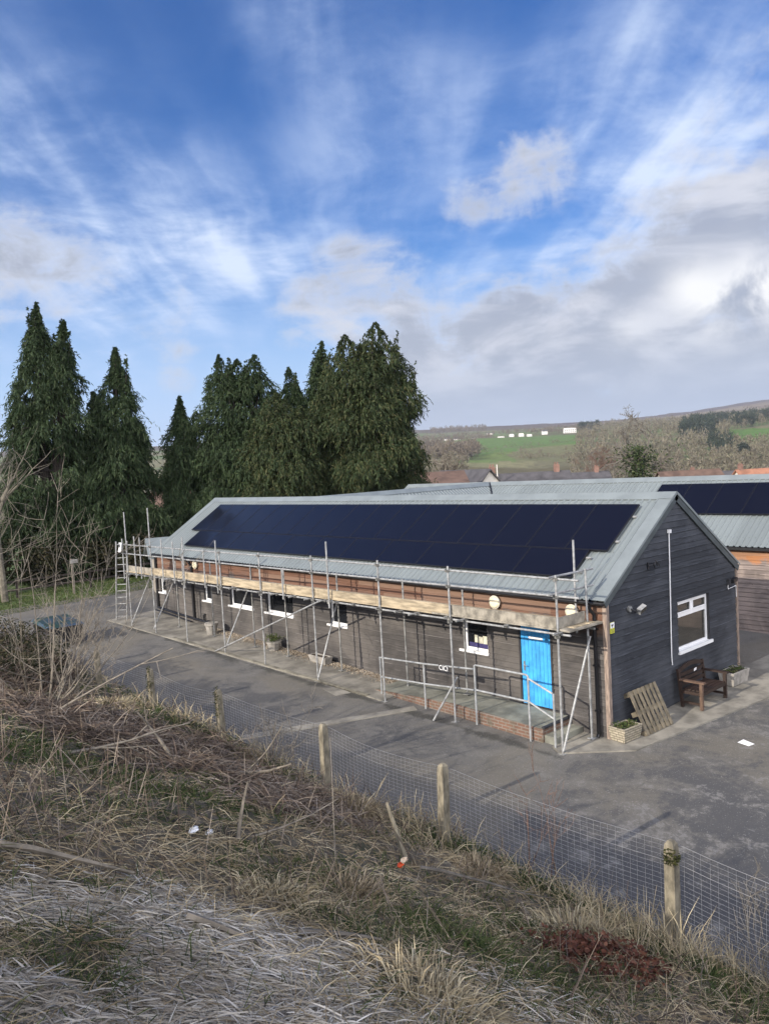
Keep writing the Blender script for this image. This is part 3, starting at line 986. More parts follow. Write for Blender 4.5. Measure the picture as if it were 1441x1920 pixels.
def window(parent, plane, c, u0, u1, z0, z1, inward, lights=None, sill=0.06, glass='glass', sill_over=(0.10, 0.02)):
    """plane 'x' or 'y'; c = wall face; inward = +1 direction into the house; returns the frame"""
    def B(mbx, ua, ub, za, zb, d0, d1):
        lo, hi = sorted((c + inward * d0, c + inward * d1))
        if plane == 'x':
            mbx.box(lo, hi, ua, ub, za, zb)
        else:
            mbx.box(ua, ub, lo, hi, za, zb)
    f = MB()
    w = 0.062
    d0, d1 = 0.055, 0.12
    B(f, u0, u0 + w, z0, z1, d0, d1)
    B(f, u1 - w, u1, z0, z1, d0, d1)
    B(f, u0 + w, u1 - w, z0, z0 + w, d0, d1)
    B(f, u0 + w, u1 - w, z1 - w, z1, d0, d1)
    if lights == 'toplights':
        zt = z0 + (z1 - z0) * 0.70
        B(f, u0 + w, u1 - w, zt - .05, zt + .05, d0, d1)
        um = (u0 + u1) / 2
        B(f, um - .05, um + .05, zt + .05, z1 - w, d0, d1)
        for a, b in ((u0 + w, um - .05), (um + .05, u1 - w)):
            B(f, a, a + .03, zt + .05, z1 - w, d0 - .015, d0)
            B(f, b - .03, b, zt + .05, z1 - w, d0 - .015, d0)
            B(f, a + .03, b - .03, zt + .05, zt + .08, d0 - .015, d0)
            B(f, a + .03, b - .03, z1 - w - .03, z1 - w, d0 - .015, d0)
    elif lights:
        for q in lights:
            um = u0 + (u1 - u0) * q
            B(f, um - .035, um + .035, z0 + w, z1 - w, d0, d1)
    fr = f.build('window', M['upvc'], parent)
    g = MB()
    B(g, u0 + .02, u1 - .02, z0 + .02, z1 - .02, 0.085, 0.095)
    g.build('pane', M[glass], fr)
    s = MB()
    B(s, u0 - sill_over[0], u1 + sill_over[1], z0 - sill - .002, z0 - .002, -0.06, 0.055)
    s.build('sill', M['upvc'], fr)
    r = MB()                                          # timber lining of the opening
    B(r, u0 - .022, u0 - .001, z0 - .06, z1 + .02, -0.012, 0.14)
    B(r, u1 + .001, u1 + .022, z0 - .06, z1 + .02, -0.012, 0.14)
    B(r, u0 - .001, u1 + .001, z1 + .002, z1 + .022, -0.012, 0.14)
    r.build('lining', M['timber_dark'], fr)
    return fr


L_MAIN, W_MAIN = 21.864, 6.1698
EG = 0.008


def main_building():
    b = thing('timber_building', 'long weathered timber building with grey metal roof, blue door and charcoal gable end', 'building', (0, 0, 0))
    wins = [(21.0, 21.52, 1.42, 2.30), (17.12, 17.72, 1.42, 2.30), (14.2, 15.75, 1.42, 2.30), (11.75, 13.32, 1.42, 2.30), (8.92, 9.76, 1.42, 2.30), (3.36, 4.16, 1.42, 2.30)]
    door = (1.47, 2.33, 0.385, 2.30)
    mb = MB()
    zb = -0.25
    ptF = lambda u, z, o: (-o, u, z)
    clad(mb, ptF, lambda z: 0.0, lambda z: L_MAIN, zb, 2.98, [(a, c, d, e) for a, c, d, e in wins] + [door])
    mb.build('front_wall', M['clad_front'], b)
    mb = MB()
    ptG = lambda u, z, o: (u, -o, z)
    k = (RIDGE_X - 0) / (HR - HE - 0.06)
    lo = lambda z: 0.0 if z <= 2.98 else (z - 2.98) / (HR - 0.06 - 2.98) * RIDGE_X
    hi = lambda z: W_MAIN if z <= 2.98 else W_MAIN - (z - 2.98) / (HR - 0.06 - 2.98) * (W_MAIN - RIDGE_X)
    gwin = (3.03, 4.62, 1.33, 2.53)
    clad(mb, ptG, lo, hi, zb, HR - 0.08, [gwin], extra=(2.98,))
    mb.build('gable_wall', M['clad_gable'], b)
    mb = MB()                                         # back wall, far gable
    clad(mb, lambda u, z, o: (W_MAIN + o, u, z), lambda z: 0.0, lambda z: L_MAIN, zb, 2.98)
    clad(mb, lambda u, z, o: (u, L_MAIN + o, z), lo, hi, zb, HR - 0.08, extra=(2.98,))
    mb.build('rear_wall', M['clad_gable'], b)
    mb = MB()
    mb.box(-0.045, 0.055, -0.045, 0.055, -0.2, 2.96)
    mb.build('corner_board', M['corner'], b)
    mb = MB()
    mb.box(W_MAIN - .05, W_MAIN + .04, -0.045, 0.05, 0.05, 2.96)
    mb.build('corner_board', M['corner'], b)
    for (u0, u1, z0, z1) in wins:
        window(b, 'x', 0.0, u0, u1, z0, z1, +1, sill_over=(0.03, 0.14))
    window(b, 'y', 0.0, *gwin, +1, lights='toplights', glass='glass_room', sill=0.075, sill_over=(0.02, 0.09))
    nw = [o for o in b.children if o.name.startswith('window')][5]
    mb = MB()
    mb.box(.082, .0842, 3.47, 3.60, 1.60, 1.80)
    mb.box(.082, .0842, 3.61, 3.74, 1.57, 1.77)
    mb.box(.082, .0842, 3.75, 3.88, 1.61, 1.80)
    mb.build('poster', M['render0'], nw)
    mb = MB()
    mb.box(.081, .0841, 3.44, 4.06, 1.49, 1.60)
    mb.build('blue_board', M['purple'], nw)
    # door
    d0, d1, dz0, dz1 = door
    f = MB()
    f.box(-0.034, 0.10, d1 - .001, d1 + .05, dz0 - .03, dz1)
    f.box(-0.034, 0.10, d0 - .05, d0 + .001, dz0 - .03, dz1)
    f.build('door_frame', M['timber_dark'], b)
    m = MB()
    n = 8
    for i in range(n):
        a = d0 + .004 + (d1 - d0 - .008) * i / n
        c = d0 + .004 + (d1 - d0 - .008) * (i + 1) / n
        m.box(-0.012, 0.04, a + .004, c - .004, dz0, dz1 - .01)
    m.box(0.0, 0.038, d0 + .004, d1 - .004, dz0 + .002, dz1 - .012)
    dr = m.build('door', M['blue'], b)
    h = MB()
    h.box(-0.022, -0.012, d1 - .11, d1 - .065, 1.17, 1.40)
    h.tube([(-0.022, d1 - .09, 1.31), (-0.065, d1 - .09, 1.31), (-0.068, d1 - .20, 1.305)], 0.011, 8)
    h.build('handle', M['steel'], dr)
    h = MB()
    h.box(-0.018, -0.012, d0 + .22, d0 + .62, 1.955, 2.01)
    h.build('plate', M['upvc'], dr)
    # roof
    mb = MB()
    sheet_roof(mb, (EAVE_X, -0.04, HE), (EAVE_X, L_MAIN + .04, HE), SLOPE, SN)
    bx = 2 * RIDGE_X - EAVE_X
    sheet_roof(mb, (bx, L_MAIN + .04, HE), (bx, -0.04, HE), (-SLOPE[0], 0, SLOPE[2]), (-SN[0], 0, SN[2]))
    rf = mb.build('roof', M['roof'], b)
    fl = MB()
    for sg in (1, -1):
        up = np.array([sg * SU[0], 0, SU[2]])
        nn = np.array([sg * SN[0], 0, SN[2]])
        ax = RIDGE_X + sg * (EAVE_X - RIDGE_X)
        e = np.array([ax, 0, HE])
        # ridge capping, seamed every 3 m, a little crooked
        t0, t1 = SLEN - 0.27, SLEN + 0.012
        P = [e + up * t + nn * h for t, h in ((t0, .040), (t1, .050))]
        for q in range(8):
            y0, y1 = -0.07 + q * (L_MAIN + .14) / 8, -0.07 + (q + 1) * (L_MAIN + .14) / 8
            hh = nn * (.003 * (q % 2))
            fl.quad(*[(p[0], y, p[2]) for p, y in ((P[0] + hh, y0), (P[0] + hh, y1), (P[1] + hh, y1), (P[1] + hh, y0))])
            Q = P[0] + hh - nn * .03
            fl.quad((P[0][0] + hh[0], y0, P[0][2] + hh[2]), (Q[0], y0, Q[2]), (Q[0], y1, Q[2]), (P[0][0] + hh[0], y1, P[0][2] + hh[2]))
        # wide verge flashing over both gable ends
        for yv, dr_ in ((-0.075, 1), (L_MAIN + .075, -1)):
            a = [e + up * -0.02 + nn * .042, e + up * (SLEN - .27) + nn * .042]
            fl.quad(*[(p[0], y, p[2]) for p, y in ((a[0], yv), (a[0], yv + dr_ * .34), (a[1], yv + dr_ * .34), (a[1], yv))])
            a2 = [e + up * (SLEN - .27) + nn * .055, e + up * (SLEN + .01) + nn * .055]
            fl.quad(*[(p[0], y, p[2]) for p, y in ((a2[0], yv), (a2[0], yv + dr_ * .34), (a2[1], yv + dr_ * .34), (a2[1], yv))])
            c0, c1 = a[0] - nn * .05, a2[1] - nn * .065
            fl.quad((a[0][0], yv, a[0][2]), (a2[1][0], yv, a2[1][2]), (c1[0], yv, c1[2]), (c0[0], yv, c0[2]))
    fl.build('flashing', M['flash'], rf)
    for yv in (-0.062, L_MAIN + .030):
        for sg in (1, -1):
            bg = MB()
            up = np.array([sg * SU[0], 0, SU[2]])
            nn = np.array([sg * SN[0], 0, SN[2]])
            e = np.array([RIDGE_X + sg * (EAVE_X - RIDGE_X), 0, HE])
            a, c = e - nn * .09 - up * .02, e + up * SLEN - nn * .09
            hh = nn * (.06 if sg > 0 else .075)
            p = [a - hh, c - hh, c + nn * .07, a + nn * .07]
            bg.add([(q[0], yv, q[2]) for q in p] + [(q[0], yv + .03, q[2]) for q in p], [(0, 1, 2, 3), (7, 6, 5, 4), (0, 4, 5, 1), (3, 2, 6, 7), (0, 3, 7, 4), (1, 5, 6, 2)])
            bg.build('bargeboard', M['barge'], rf)
    g = MB()
    for y0, y1 in ((-0.05, L_MAIN + .05),):
        cs = [(math.cos(t) * .055, math.sin(t) * .055) for t in np.linspace(math.pi, 2 * math.pi, 7)]
        for (a, c), (d, e2) in zip(cs, cs[1:]):
            g.quad((EAVE_X - .055 + a, y0, HE - .035 + c), (EAVE_X - .055 + a, y1, HE - .035 + c), (EAVE_X - .055 + d, y1, HE - .035 + e2), (EAVE_X - .055 + d, y0, HE - .035 + e2))
        for y in (y0, y1):
            g.add([(EAVE_X - .055 + a, y, HE - .035 + c) for a, c in cs], [tuple(range(7))])
        g.box(-0.118, -0.02, 0.0, L_MAIN, 2.955, 3.02)
    g.build('gutter', M['pvc_black'], rf)
    g = MB()
    g.tube([(-0.17, 0.28, 2.95), (-0.17, 0.28, 2.86), (-0.075, 0.24, 2.72), (-0.075, 0.24, 0.1), (-0.12, 0.24, 0.03)], 0.04, 10)
    for z in (0.6, 1.6, 2.4):
        g.box(-.12, -.02, .185, .295, z, z + .035)
    g.build('downpipe', M['pvc_black'], b)
    g = MB()
    g.tube([(-0.17, 18.55, 2.95), (-0.17, 18.55, 2.86), (-0.075, 18.55, 2.72), (-0.075, 18.55, 0.55)], 0.055, 10)
    g.tube([(-0.075, 21.72, 2.9), (-0.075, 21.72, 0.72)], 0.055, 10)
    g.tube([(-0.09, 21.72, 0.75), (-0.09, 20.0, 0.66), (-0.09, 17.3, 0.58)], 0.05, 10)
    g.tube([(-0.20, 21.72, 0.66), (-0.20, 18.6, 0.50)], 0.03, 8)
    g.tube([(-0.10, 17.45, 0.60), (-0.10, 17.25, 0.58)], 0.085, 12)
    g.tube([(-0.09, 17.75, 0.60), (-0.09, 17.75, 0.82), (-0.02, 17.75, 0.86)], 0.04, 10)
    g.build('soil_pipe', M['pvc_black'], b)
    g = MB()                                          # stone sill under the boards
    g.box(-0.03, 0.02, 5.0, L_MAIN, -0.2, 0.16)
    g.build('plinth', M['conc'], b)
    return b


BUILD = main_building()


def second_building():
    X, y0, y1 = 10.0, -9.0, 19.9
    dx = X - 0.0
    b = thing('rear_building', 'long matching building behind, grey metal roof with orange boards under its eaves', 'building', (X, 0, 0))
    mb = MB()
    clad(mb, lambda u, z, o: (X + .12 - o, u, z), lambda z: y0, lambda z: y1, -0.4, 2.98)
    mb.build('front_wall', M['clad_back'], b)
    mb = MB()
    ex, rx, bx = X, X + 3.205, X + 6.41
    lo = lambda z: X + .12 if z <= 2.98 else X + .12 + (z - 2.98) / (HR - .06 - 2.98) * 3.08
    hi = lambda z: X + 6.29 if z <= 2.98 else X + 6.29 - (z - 2.98) / (HR - .06 - 2.98) * 3.08
    clad(mb, lambda u, z, o: (u, y0 - o, z), lo, hi, -.4, HR - .08, extra=(2.98,))
    clad(mb, lambda u, z, o: (u, y1 + o, z), lo, hi, -.4, HR - .08, extra=(2.98,))
    clad(mb, lambda u, z, o: (X + 6.29 + o, u, z), lambda z: y0, lambda z: y1, -0.4, 2.98)
    mb.build('rear_wall', M['clad_gable'], b)
    mb = MB()
    sheet_roof(mb, (ex, y0 - .04, HE), (ex, y1 + .04, HE), SLOPE, SN)
    sheet_roof(mb, (bx, y1 + .04, HE), (bx, y0 - .04, HE), (-SLOPE[0], 0, SLOPE[2]), (-SN[0], 0, SN[2]))
    rf = mb.build('roof', M['roof'], b)
    fl = MB()
    for sg in (1, -1):
        up = np.array([sg * SU[0], 0, SU[2]])
        nn = np.array([sg * SN[0], 0, SN[2]])
        e = np.array([rx - sg * 3.205, 0, HE])
        P = [e + up * (SLEN - .27) + nn * .040, e + up * (SLEN + .012) + nn * .050]
        fl.quad(*[(p[0], y, p[2]) for p, y in ((P[0], y0 - .07), (P[0], y1 + .07), (P[1], y1 + .07), (P[1], y0 - .07))])
        Q = P[0] - nn * .03
        fl.quad((P[0][0], y0 - .07, P[0][2]), (Q[0], y0 - .07, Q[2]), (Q[0], y1 + .07, Q[2]), (P[0][0], y1 + .07, P[0][2]))
        a = [e + nn * .042, e + up * (SLEN - .28) + nn * .042]
        fl.quad(*[(p[0], y, p[2]) for p, y in ((a[0], y1 + .075), (a[0], y1 - .26), (a[1], y1 - .26), (a[1], y1 + .075))])
    fl.build('flashing', M['flash'], rf)
    g = MB()
    g.box(ex - .10, ex - .005, y0, y1, HE - .10, HE - .015)
    g.box(ex + .0, ex + .10, y0, y1, 2.955, 3.02)
    g.build('gutter', M['pvc_black'], rf)
    # link wing with its own ridge between the two long roofs
    w = MB()
    yc, xa, xb = 14.5, RIDGE_X + .02, rx - .02
    for sg in (1, -1):
        up = np.array([0, sg * SU[0], SU[2]]) * SLEN
        nn = np.array([0, -sg * SU[2], SU[0]])
        e = [(xa, yc - sg * 3.205, HE), (xb, yc - sg * 3.205, HE)]
        if sg < 0:
            e = e[::-1]
        sheet_roof(w, e[0], e[1], up, nn, h=.024)
    wr = w.build('link_roof', M['roof'], rf)
    f2 = MB()
    for sg in (1, -1):
        up = np.array([0, sg * SU[0], SU[2]])
        nn = np.array([0, -sg * SU[2], SU[0]])
        e = np.array([0, yc - sg * 3.205, HE])
        P = [e + up * (SLEN - .27) + nn * .034, e + up * (SLEN + .012) + nn * .046]
        f2.quad((xa - .0, *P[0][1:]), (xb, *P[0][1:]), (xb, *P[1][1:]), (xa - .0, *P[1][1:]))
        Q = P[0] - nn * .032
        f2.quad((xa, *P[0][1:]), (xa, *Q[1:]), (xb, *Q[1:]), (xb, *P[0][1:]))
    f2.build('link_flashing', M['flash'], rf)
    g = MB()                                          # dark valley gutters where the link meets the far roof
    g.bar((rx - .05, yc - .06, HR + .02), (ex + .05, yc - 3.16, HE + .06), .06, .03, (0, 0, 1))
    g.build('valley_gutter', M['pvc_black'], rf)
    g = MB()
    clad(g, lambda u, z, o: (u, 11.42 - o, z), lambda z: 6.25, lambda z: X + .05, -.3, 2.98)
    g.build('link_wall', M['clad_gable'], b)
    g = MB()
    clad(g, lambda u, z, o: (u, 17.6 + o, z), lambda z: 6.25, lambda z: X + .05, -.3, 2.98)
    g.build('link_wall', M['clad_gable'], b)
    return b


SECOND = second_building()

# ------------------------------------------------------------------ solar panels: every panel a thing
ORD = ['first', 'second', 'third', 'fourth', 'fifth', 'sixth', 'seventh', 'eighth', 'ninth', 'tenth', 'eleventh', 'twelfth',
       'thirteenth', 'fourteenth', 'fifteenth', 'sixteenth', 'seventeenth']


def panel_proto(w, t, label, group, loc):
    """lies on the front slope; local origin at its lower corner nearest the gable"""
    p = thing('solar_panel', label, 'solar panel', loc, group)
    p['_o'] = (0, 0, 0)
    def P(s, y, h):
        return SU * s + SN * h + np.array([0, y, 0])
    g = 0.006
    f = MB()
    fr = 0.014
    for (s0, s1, ya, yb) in ((0, fr, g, w - g), (t - fr, t, g, w - g), (fr, t - fr, g, g + fr), (fr, t - fr, w - g - fr, w - g)):
        f.add([P(s, y, h) for h in (0.075, 0.115) for y in (ya, yb) for s in (s0, s1)],
              [(0, 1, 3, 2), (4, 6, 7, 5), (0, 4, 5, 1), (2, 3, 7, 6), (0, 2, 6, 4), (1, 5, 7, 3)])
    f.build('frame', M['panel_frame'], p)
    q = MB()
    q.quad(P(fr, g + fr, .112), P(fr, w - g - fr, .112), P(t - fr, w - g - fr, .112), P(t - fr, g + fr, .112))
    q.quad(P(fr, g + fr, .09), P(t - fr, g + fr, .09), P(t - fr, w - g - fr, .09), P(fr, w - g - fr, .09))
    q.build('glass', M['panel'], p)
    return p


def panels():
    e = np.array([EAVE_X, 0, HE])
    rnd = random.Random(4)
    pw, n = 19.97 / 17, 17
    pos = lambda s, y, o=e: tuple(o + SU * s + np.array([0, y, 0]) + SN * rnd.uniform(-.002, .002))
    lab = lambda i: 'upright black solar panel in the upper roof row, ' + ORD[i] + ' from the charcoal gable end'
    proto = panel_proto(pw, 1.735, lab(0), 'solar panels on the front roof', pos(1.535, 0.60))
    for i in range(1, n):
        dup(proto, pos(1.535, 0.60 + i * pw), lab(i))
    pl, n = 18.69 / 11, 11
    lab2 = lambda i: 'sideways black solar panel in the lower roof row, ' + ORD[i] + ' from the charcoal gable end'
    p2 = panel_proto(pl, 0.95, lab2(0), 'solar panels on the front roof', pos(0.565, 1.06))
    for i in range(1, n):
        dup(p2, pos(0.565, 1.06 + i * pl), lab2(i))
    e2 = np.array([10.0, 0, HE])
    for i in range(5):
        dup(proto, pos(1.535, 5.60 - (i + 1) * pw, e2), 'black solar panel on the rear building roof, ' + ORD[i] + ' from the left end')['group'] = 'solar panels on the rear roof'
    # mounting rails whose bright ends stick out beside the panels
    rails = [(0.80, 1.06, 19.7, .16, 'lower rail under the sideways panels'), (1.30, 1.06, 19.7, .13, 'upper rail under the sideways panels'),
             (1.92, .60, 20.5, .10, 'lower rail under the upright panels'), (2.85, .60, 20.5, .10, 'upper rail under the upright panels')]
    for s, ya, yb, ov, lb in rails:
        mb = MB()
        a = e + SU * s + SN * .052
        mb.bar((a[0], ya - ov, a[2]), (a[0], yb + .05, a[2]), .04, .04, tuple(SN))
        tag(mb.build('mounting_rail', M['galv'], loc=(a[0], ya, a[2])), 'thin silver mounting rail, ' + lb, 'rail', 'solar mounting rails')


panels()

# ------------------------------------------------------------------ scaffold along the front
def scaffold():
    root = thing('scaffold', 'long tube scaffold with timber boards and guard rails standing along the front wall', 'scaffold', (-1.3, 10, 0))
    ox = lambda y: -1.225 - 0.032 * y                  # outer line drifts away from the wall to the left
    ix = lambda y: -0.25 - 0.030 * y
    zl = 2.49                                          # ledger height
    R = 0.0242
    rnd = random.Random(11)

    def part(name, pts, mat='galv', r=R):
        mb = MB()
        mb.tube(pts, r, 8)
        o = mb.build(name, M[mat], root, smooth=False)
        return o
    gz = plane_z
    cup = None
    coup = []

    def coupler(x, y, z):
        coup.append((x, y, z))
    outer = [(0.35, 3.74), (3.33, 3.76), (5.75, 3.78), (8.53, 3.78), (11.14, 3.75), (13.44, 3.72), (15.94, 3.5), (18.3, 5.12), (20.32, 4.95)]
    for k, (y, zt) in enumerate(outer):
        x = ox(y)
        j = rnd.uniform(-.015, .015)
        o = part('standard', [(x, y, gz(x, y) + .012), (x + j * .4, y + j, zt)])
        mb = MB()
        mb.box(x - .075, x + .075, y - .075, y + .075, gz(x, y) + .001, gz(x, y) + .012)
        mb.build('base_plate', M['galv_old'], root)
        for z in (zl + .03, zl - .05, 3.28, 3.65):
            if z < zt:
                coupler(x, y, z)
    # second lift poles lapped beside the standards
    for y, z0, z1 in ((7.75, 2.35, 4.20), (13.55, 2.3, 4.05), (15.75, 2.3, 4.10), (20.55, 2.3, 3.9)):
        part('lapped_pole', [(ox(y) - .055, y, z0), (ox(y) - .05, y, z1)], 'galv')
        coupler(ox(y) - .03, y, zl + .02)
    for y, z1 in ((9.9, 3.3), (14.36, 3.74), (16.47, 3.92), (17.31, 3.98), (19.05, 4.0), (19.5, 4.03)):
        if z1:
            part('rail_post', [(ox(y) - .05, y, zl - .08), (ox(y) - .05, y, z1)], 'galv')
    inner = [(0.29, 3.75), (3.81, 3.02), (5.92, 3.14), (8.68, 3.14), (11.33, 3.14), (13.22, 3.14), (15.83, 3.14), (18.4, 3.0), (20.4, 3.0)]
    for y, zt in inner:
        x = ix(y)
        zb = gz(x, y) + (0.31 if 1.0 < y < 4.2 else 0.045)
        part('standard', [(x, y, zb + .01), (x, y, zt)], 'galv_old' if y > .5 else 'galv')
        mb = MB()
        mb.box(x - .075, x + .075, y - .075, y + .075, zb, zb + .012)
        mb.build('base_plate', M['galv'] if y < .5 else M['galv_old'], root)
        coupler(x, y, zl)
    part('standard', [(ix(.5) + .08, .62, 2.3), (ix(.5) + .08, .62, 4.35)], 'galv')
    # ledgers in 6 m tubes
    cuts = [0.08, 5.95, 11.2, 16.3, 20.5]
    for i, (a, b) in enumerate(zip(cuts, cuts[1:])):
        dz = .05 * (i % 2)
        part('ledger', [(ox(a) + .05, a - .2 * (i > 0), zl + dz * .4), (ox(b) + .05, b, zl + dz * .4)])
        part('ledger', [(ix(a) - .05, a - .2 * (i > 0), zl - .01), (ix(b) - .05, b, zl - .01)], 'galv_old')
    for zr, o2 in ((3.65, .0), (3.29, .0)):
        for i, (a, b) in enumerate(zip(cuts, cuts[1:])):
            part('guard_rail', [(ox(a) + .05, a - .25, zr + .006 * (i % 2)), (ox(b) + .05, b + (.38 if i == 3 else 0), zr + .006 * (i % 2))])
        part('guard_rail', [(ox(.3) - .18, .40, zr + .05), (0.12, .36, zr + .05)])
    # transoms under the boards, their ends poking out
    ys = [0.32, 1.7, 2.9, 3.4, 4.4, 5.0, 5.8, 6.8, 7.5, 8.0, 8.6, 9.4, 10.3, 11.1, 12.0, 12.6, 13.5, 14.4, 15.2, 15.9, 16.9, 17.7, 18.5, 19.2, 19.8, 20.3]
    for y in ys:
        e = rnd.uniform(.08, .30)
        part('transom', [(ox(y) - e, y + rnd.uniform(-.05, .05), zl + .052), (ix(y) + .12, y, zl + .052)], 'galv_old')
        coupler(ox(y) + .05, y, zl + .03)
    # boards
    for r_ in range(4):
        yb = [0.15, 3.95, 7.8, 11.7, 15.6, 18.6, 20.6]
        for i, (a, b) in enumerate(zip(yb, yb[1:])):
            f = (r_ + .5) / 4
            mb = MB()
            dz = .003 * ((i + r_) % 2)
            p = [(ox(a) + (ix(a) + .10 - ox(a)) * f, a + .004, zl + .098 + dz), (ox(b) + (ix(b) + .10 - ox(b)) * f, b - .004 + .12 * (r_ == 2), zl + .098 + dz)]
            mb.bar(p[0], p[1], .222, .038)
            mb.build('board', M['plank_grey'] if (i * 3 + r_) % 4 == 0 else M['plank'], root)
    tb = [0.42, 3.35, 5.95, 8.35, 10.6, 13.4, 16.1, 18.5, 20.5]
    for i, (a, b) in enumerate(zip(tb, tb[1:])):
        mb = MB()
        mb.bar((ox(a) + .07, a + .005, zl + .225), (ox(b) + .07, b - .005, zl + .225 + .006 * (i % 2)), .038, .225)
        mb.build('toe_board', M['plank_grey'] if i in (0, 7) else M['plank'], root)
    mb = MB()
    mb.bar((ox(.3) + .02, .36, zl + .235), (-0.30, .33, zl + .235), .038, .225)
    mb.build('toe_board', M['plank_grey'], root)
    mb = MB()
    mb.bar((ox(.3) + .04, .2, zl + .085), (0.02, .16, zl + .085), .225, .038)
    mb.build('board', M['plank_grey'], root)
    # braces
    for a, b in (((-1.75, 13.95, .30), (-1.55, 8.20, 2.50)),
                 ((ox(13.44) - .06, 13.36, .42), (ix(13.2) - .15, 13.1, 2.44)),
                 ((ox(8.53) - .06, 8.42, .30), (ix(8.6) - .12, 8.5, 2.44)),
                 ((ox(.35) - .05, .30, .05), (ix(.29) - .02, .22, 2.30)),
                 ((ox(18.46) - .05, 18.36, .55), (ix(18.4) - .15, 18.1, 2.44)),
                 ((ox(20.33) - .05, 20.2, .55), (ix(20.1) - .2, 20.0, 2.44)),
                 ((-1.62, 3.78, .05), (-1.22, 3.30, 1.10))):
        part('brace', [a, b], 'galv')
    for i, (x, y, z) in enumerate(coup):
        if cup is None:
            mb = MB()
            mb.obox((0, 0, 0), (.036, 0, 0), (0, .032, 0), (0, 0, .030))
            mb.obox((-.03, .03, .0), (.022, .01, 0), (-.01, .022, 0), (0, 0, .036))
            mb.tube([(-.03, -.05, 0), (-.03, .055, 0)], .009, 6)
            cup = mb.build('coupler', M['coupler'])
            cup.parent = root
        else:
            c2 = cup.copy()
            COL.objects.link(c2)
            c2.parent = root
        o = cup if i == 0 else c2
        o.location = (x - root['_o'][0], y - root['_o'][1], z - root['_o'][2])
        o.rotation_euler = (rnd.uniform(-.2, .2), 0, rnd.uniform(-.6, .6))
    return root


scaffold()


def ladder():
    t = thing('ladder', 'aluminium ladder leaning on the far left end of the scaffold', 'ladder', (-2.0, 21.6, plane_z(-2, 21.6)))
    p0 = np.array((-1.80, 22.02, plane_z(-1.8, 22.0) + .01))
    q0 = np.array((-1.50, 21.68, plane_z(-1.5, 21.7) + .01))
    top = np.array((-0.36, -1.42, 3.35))
    for a in (p0, q0):
        mb = MB()
        mb.bar(a, a + top, .035, .07, (0, 1, 0))
        mb.build('stile', M['galv'], t)
    n = 12
    for i in range(n):
        f = (i + .6) / n
        mb = MB()
        mb.tube([p0 + top * f, q0 + top * f], .017, 6)
        mb.build('rung', M['galv'], t)
    mb = MB()
    c = p0 * .5 + q0 * .5 + top * .93 + np.array((-.06, 0, 0))
    mb.obox(c, (.006, 0, 0), (0, .13, 0), (0.02, 0, .19))
    tg = mb.build('inspection_tag', M['upvc'], t)
    mb = MB()
    mb.obox(c + np.array((-.010, .03, .05)), (.002, 0, 0), (0, .05, 0), (0, 0, .05))
    mb.obox(c + np.array((-.012, -.03, -.08)), (.002, 0, 0), (0, .06, 0), (0, 0, .03))
    mb.build('tag_marks', M['pvc_black'], tg)


ladder()


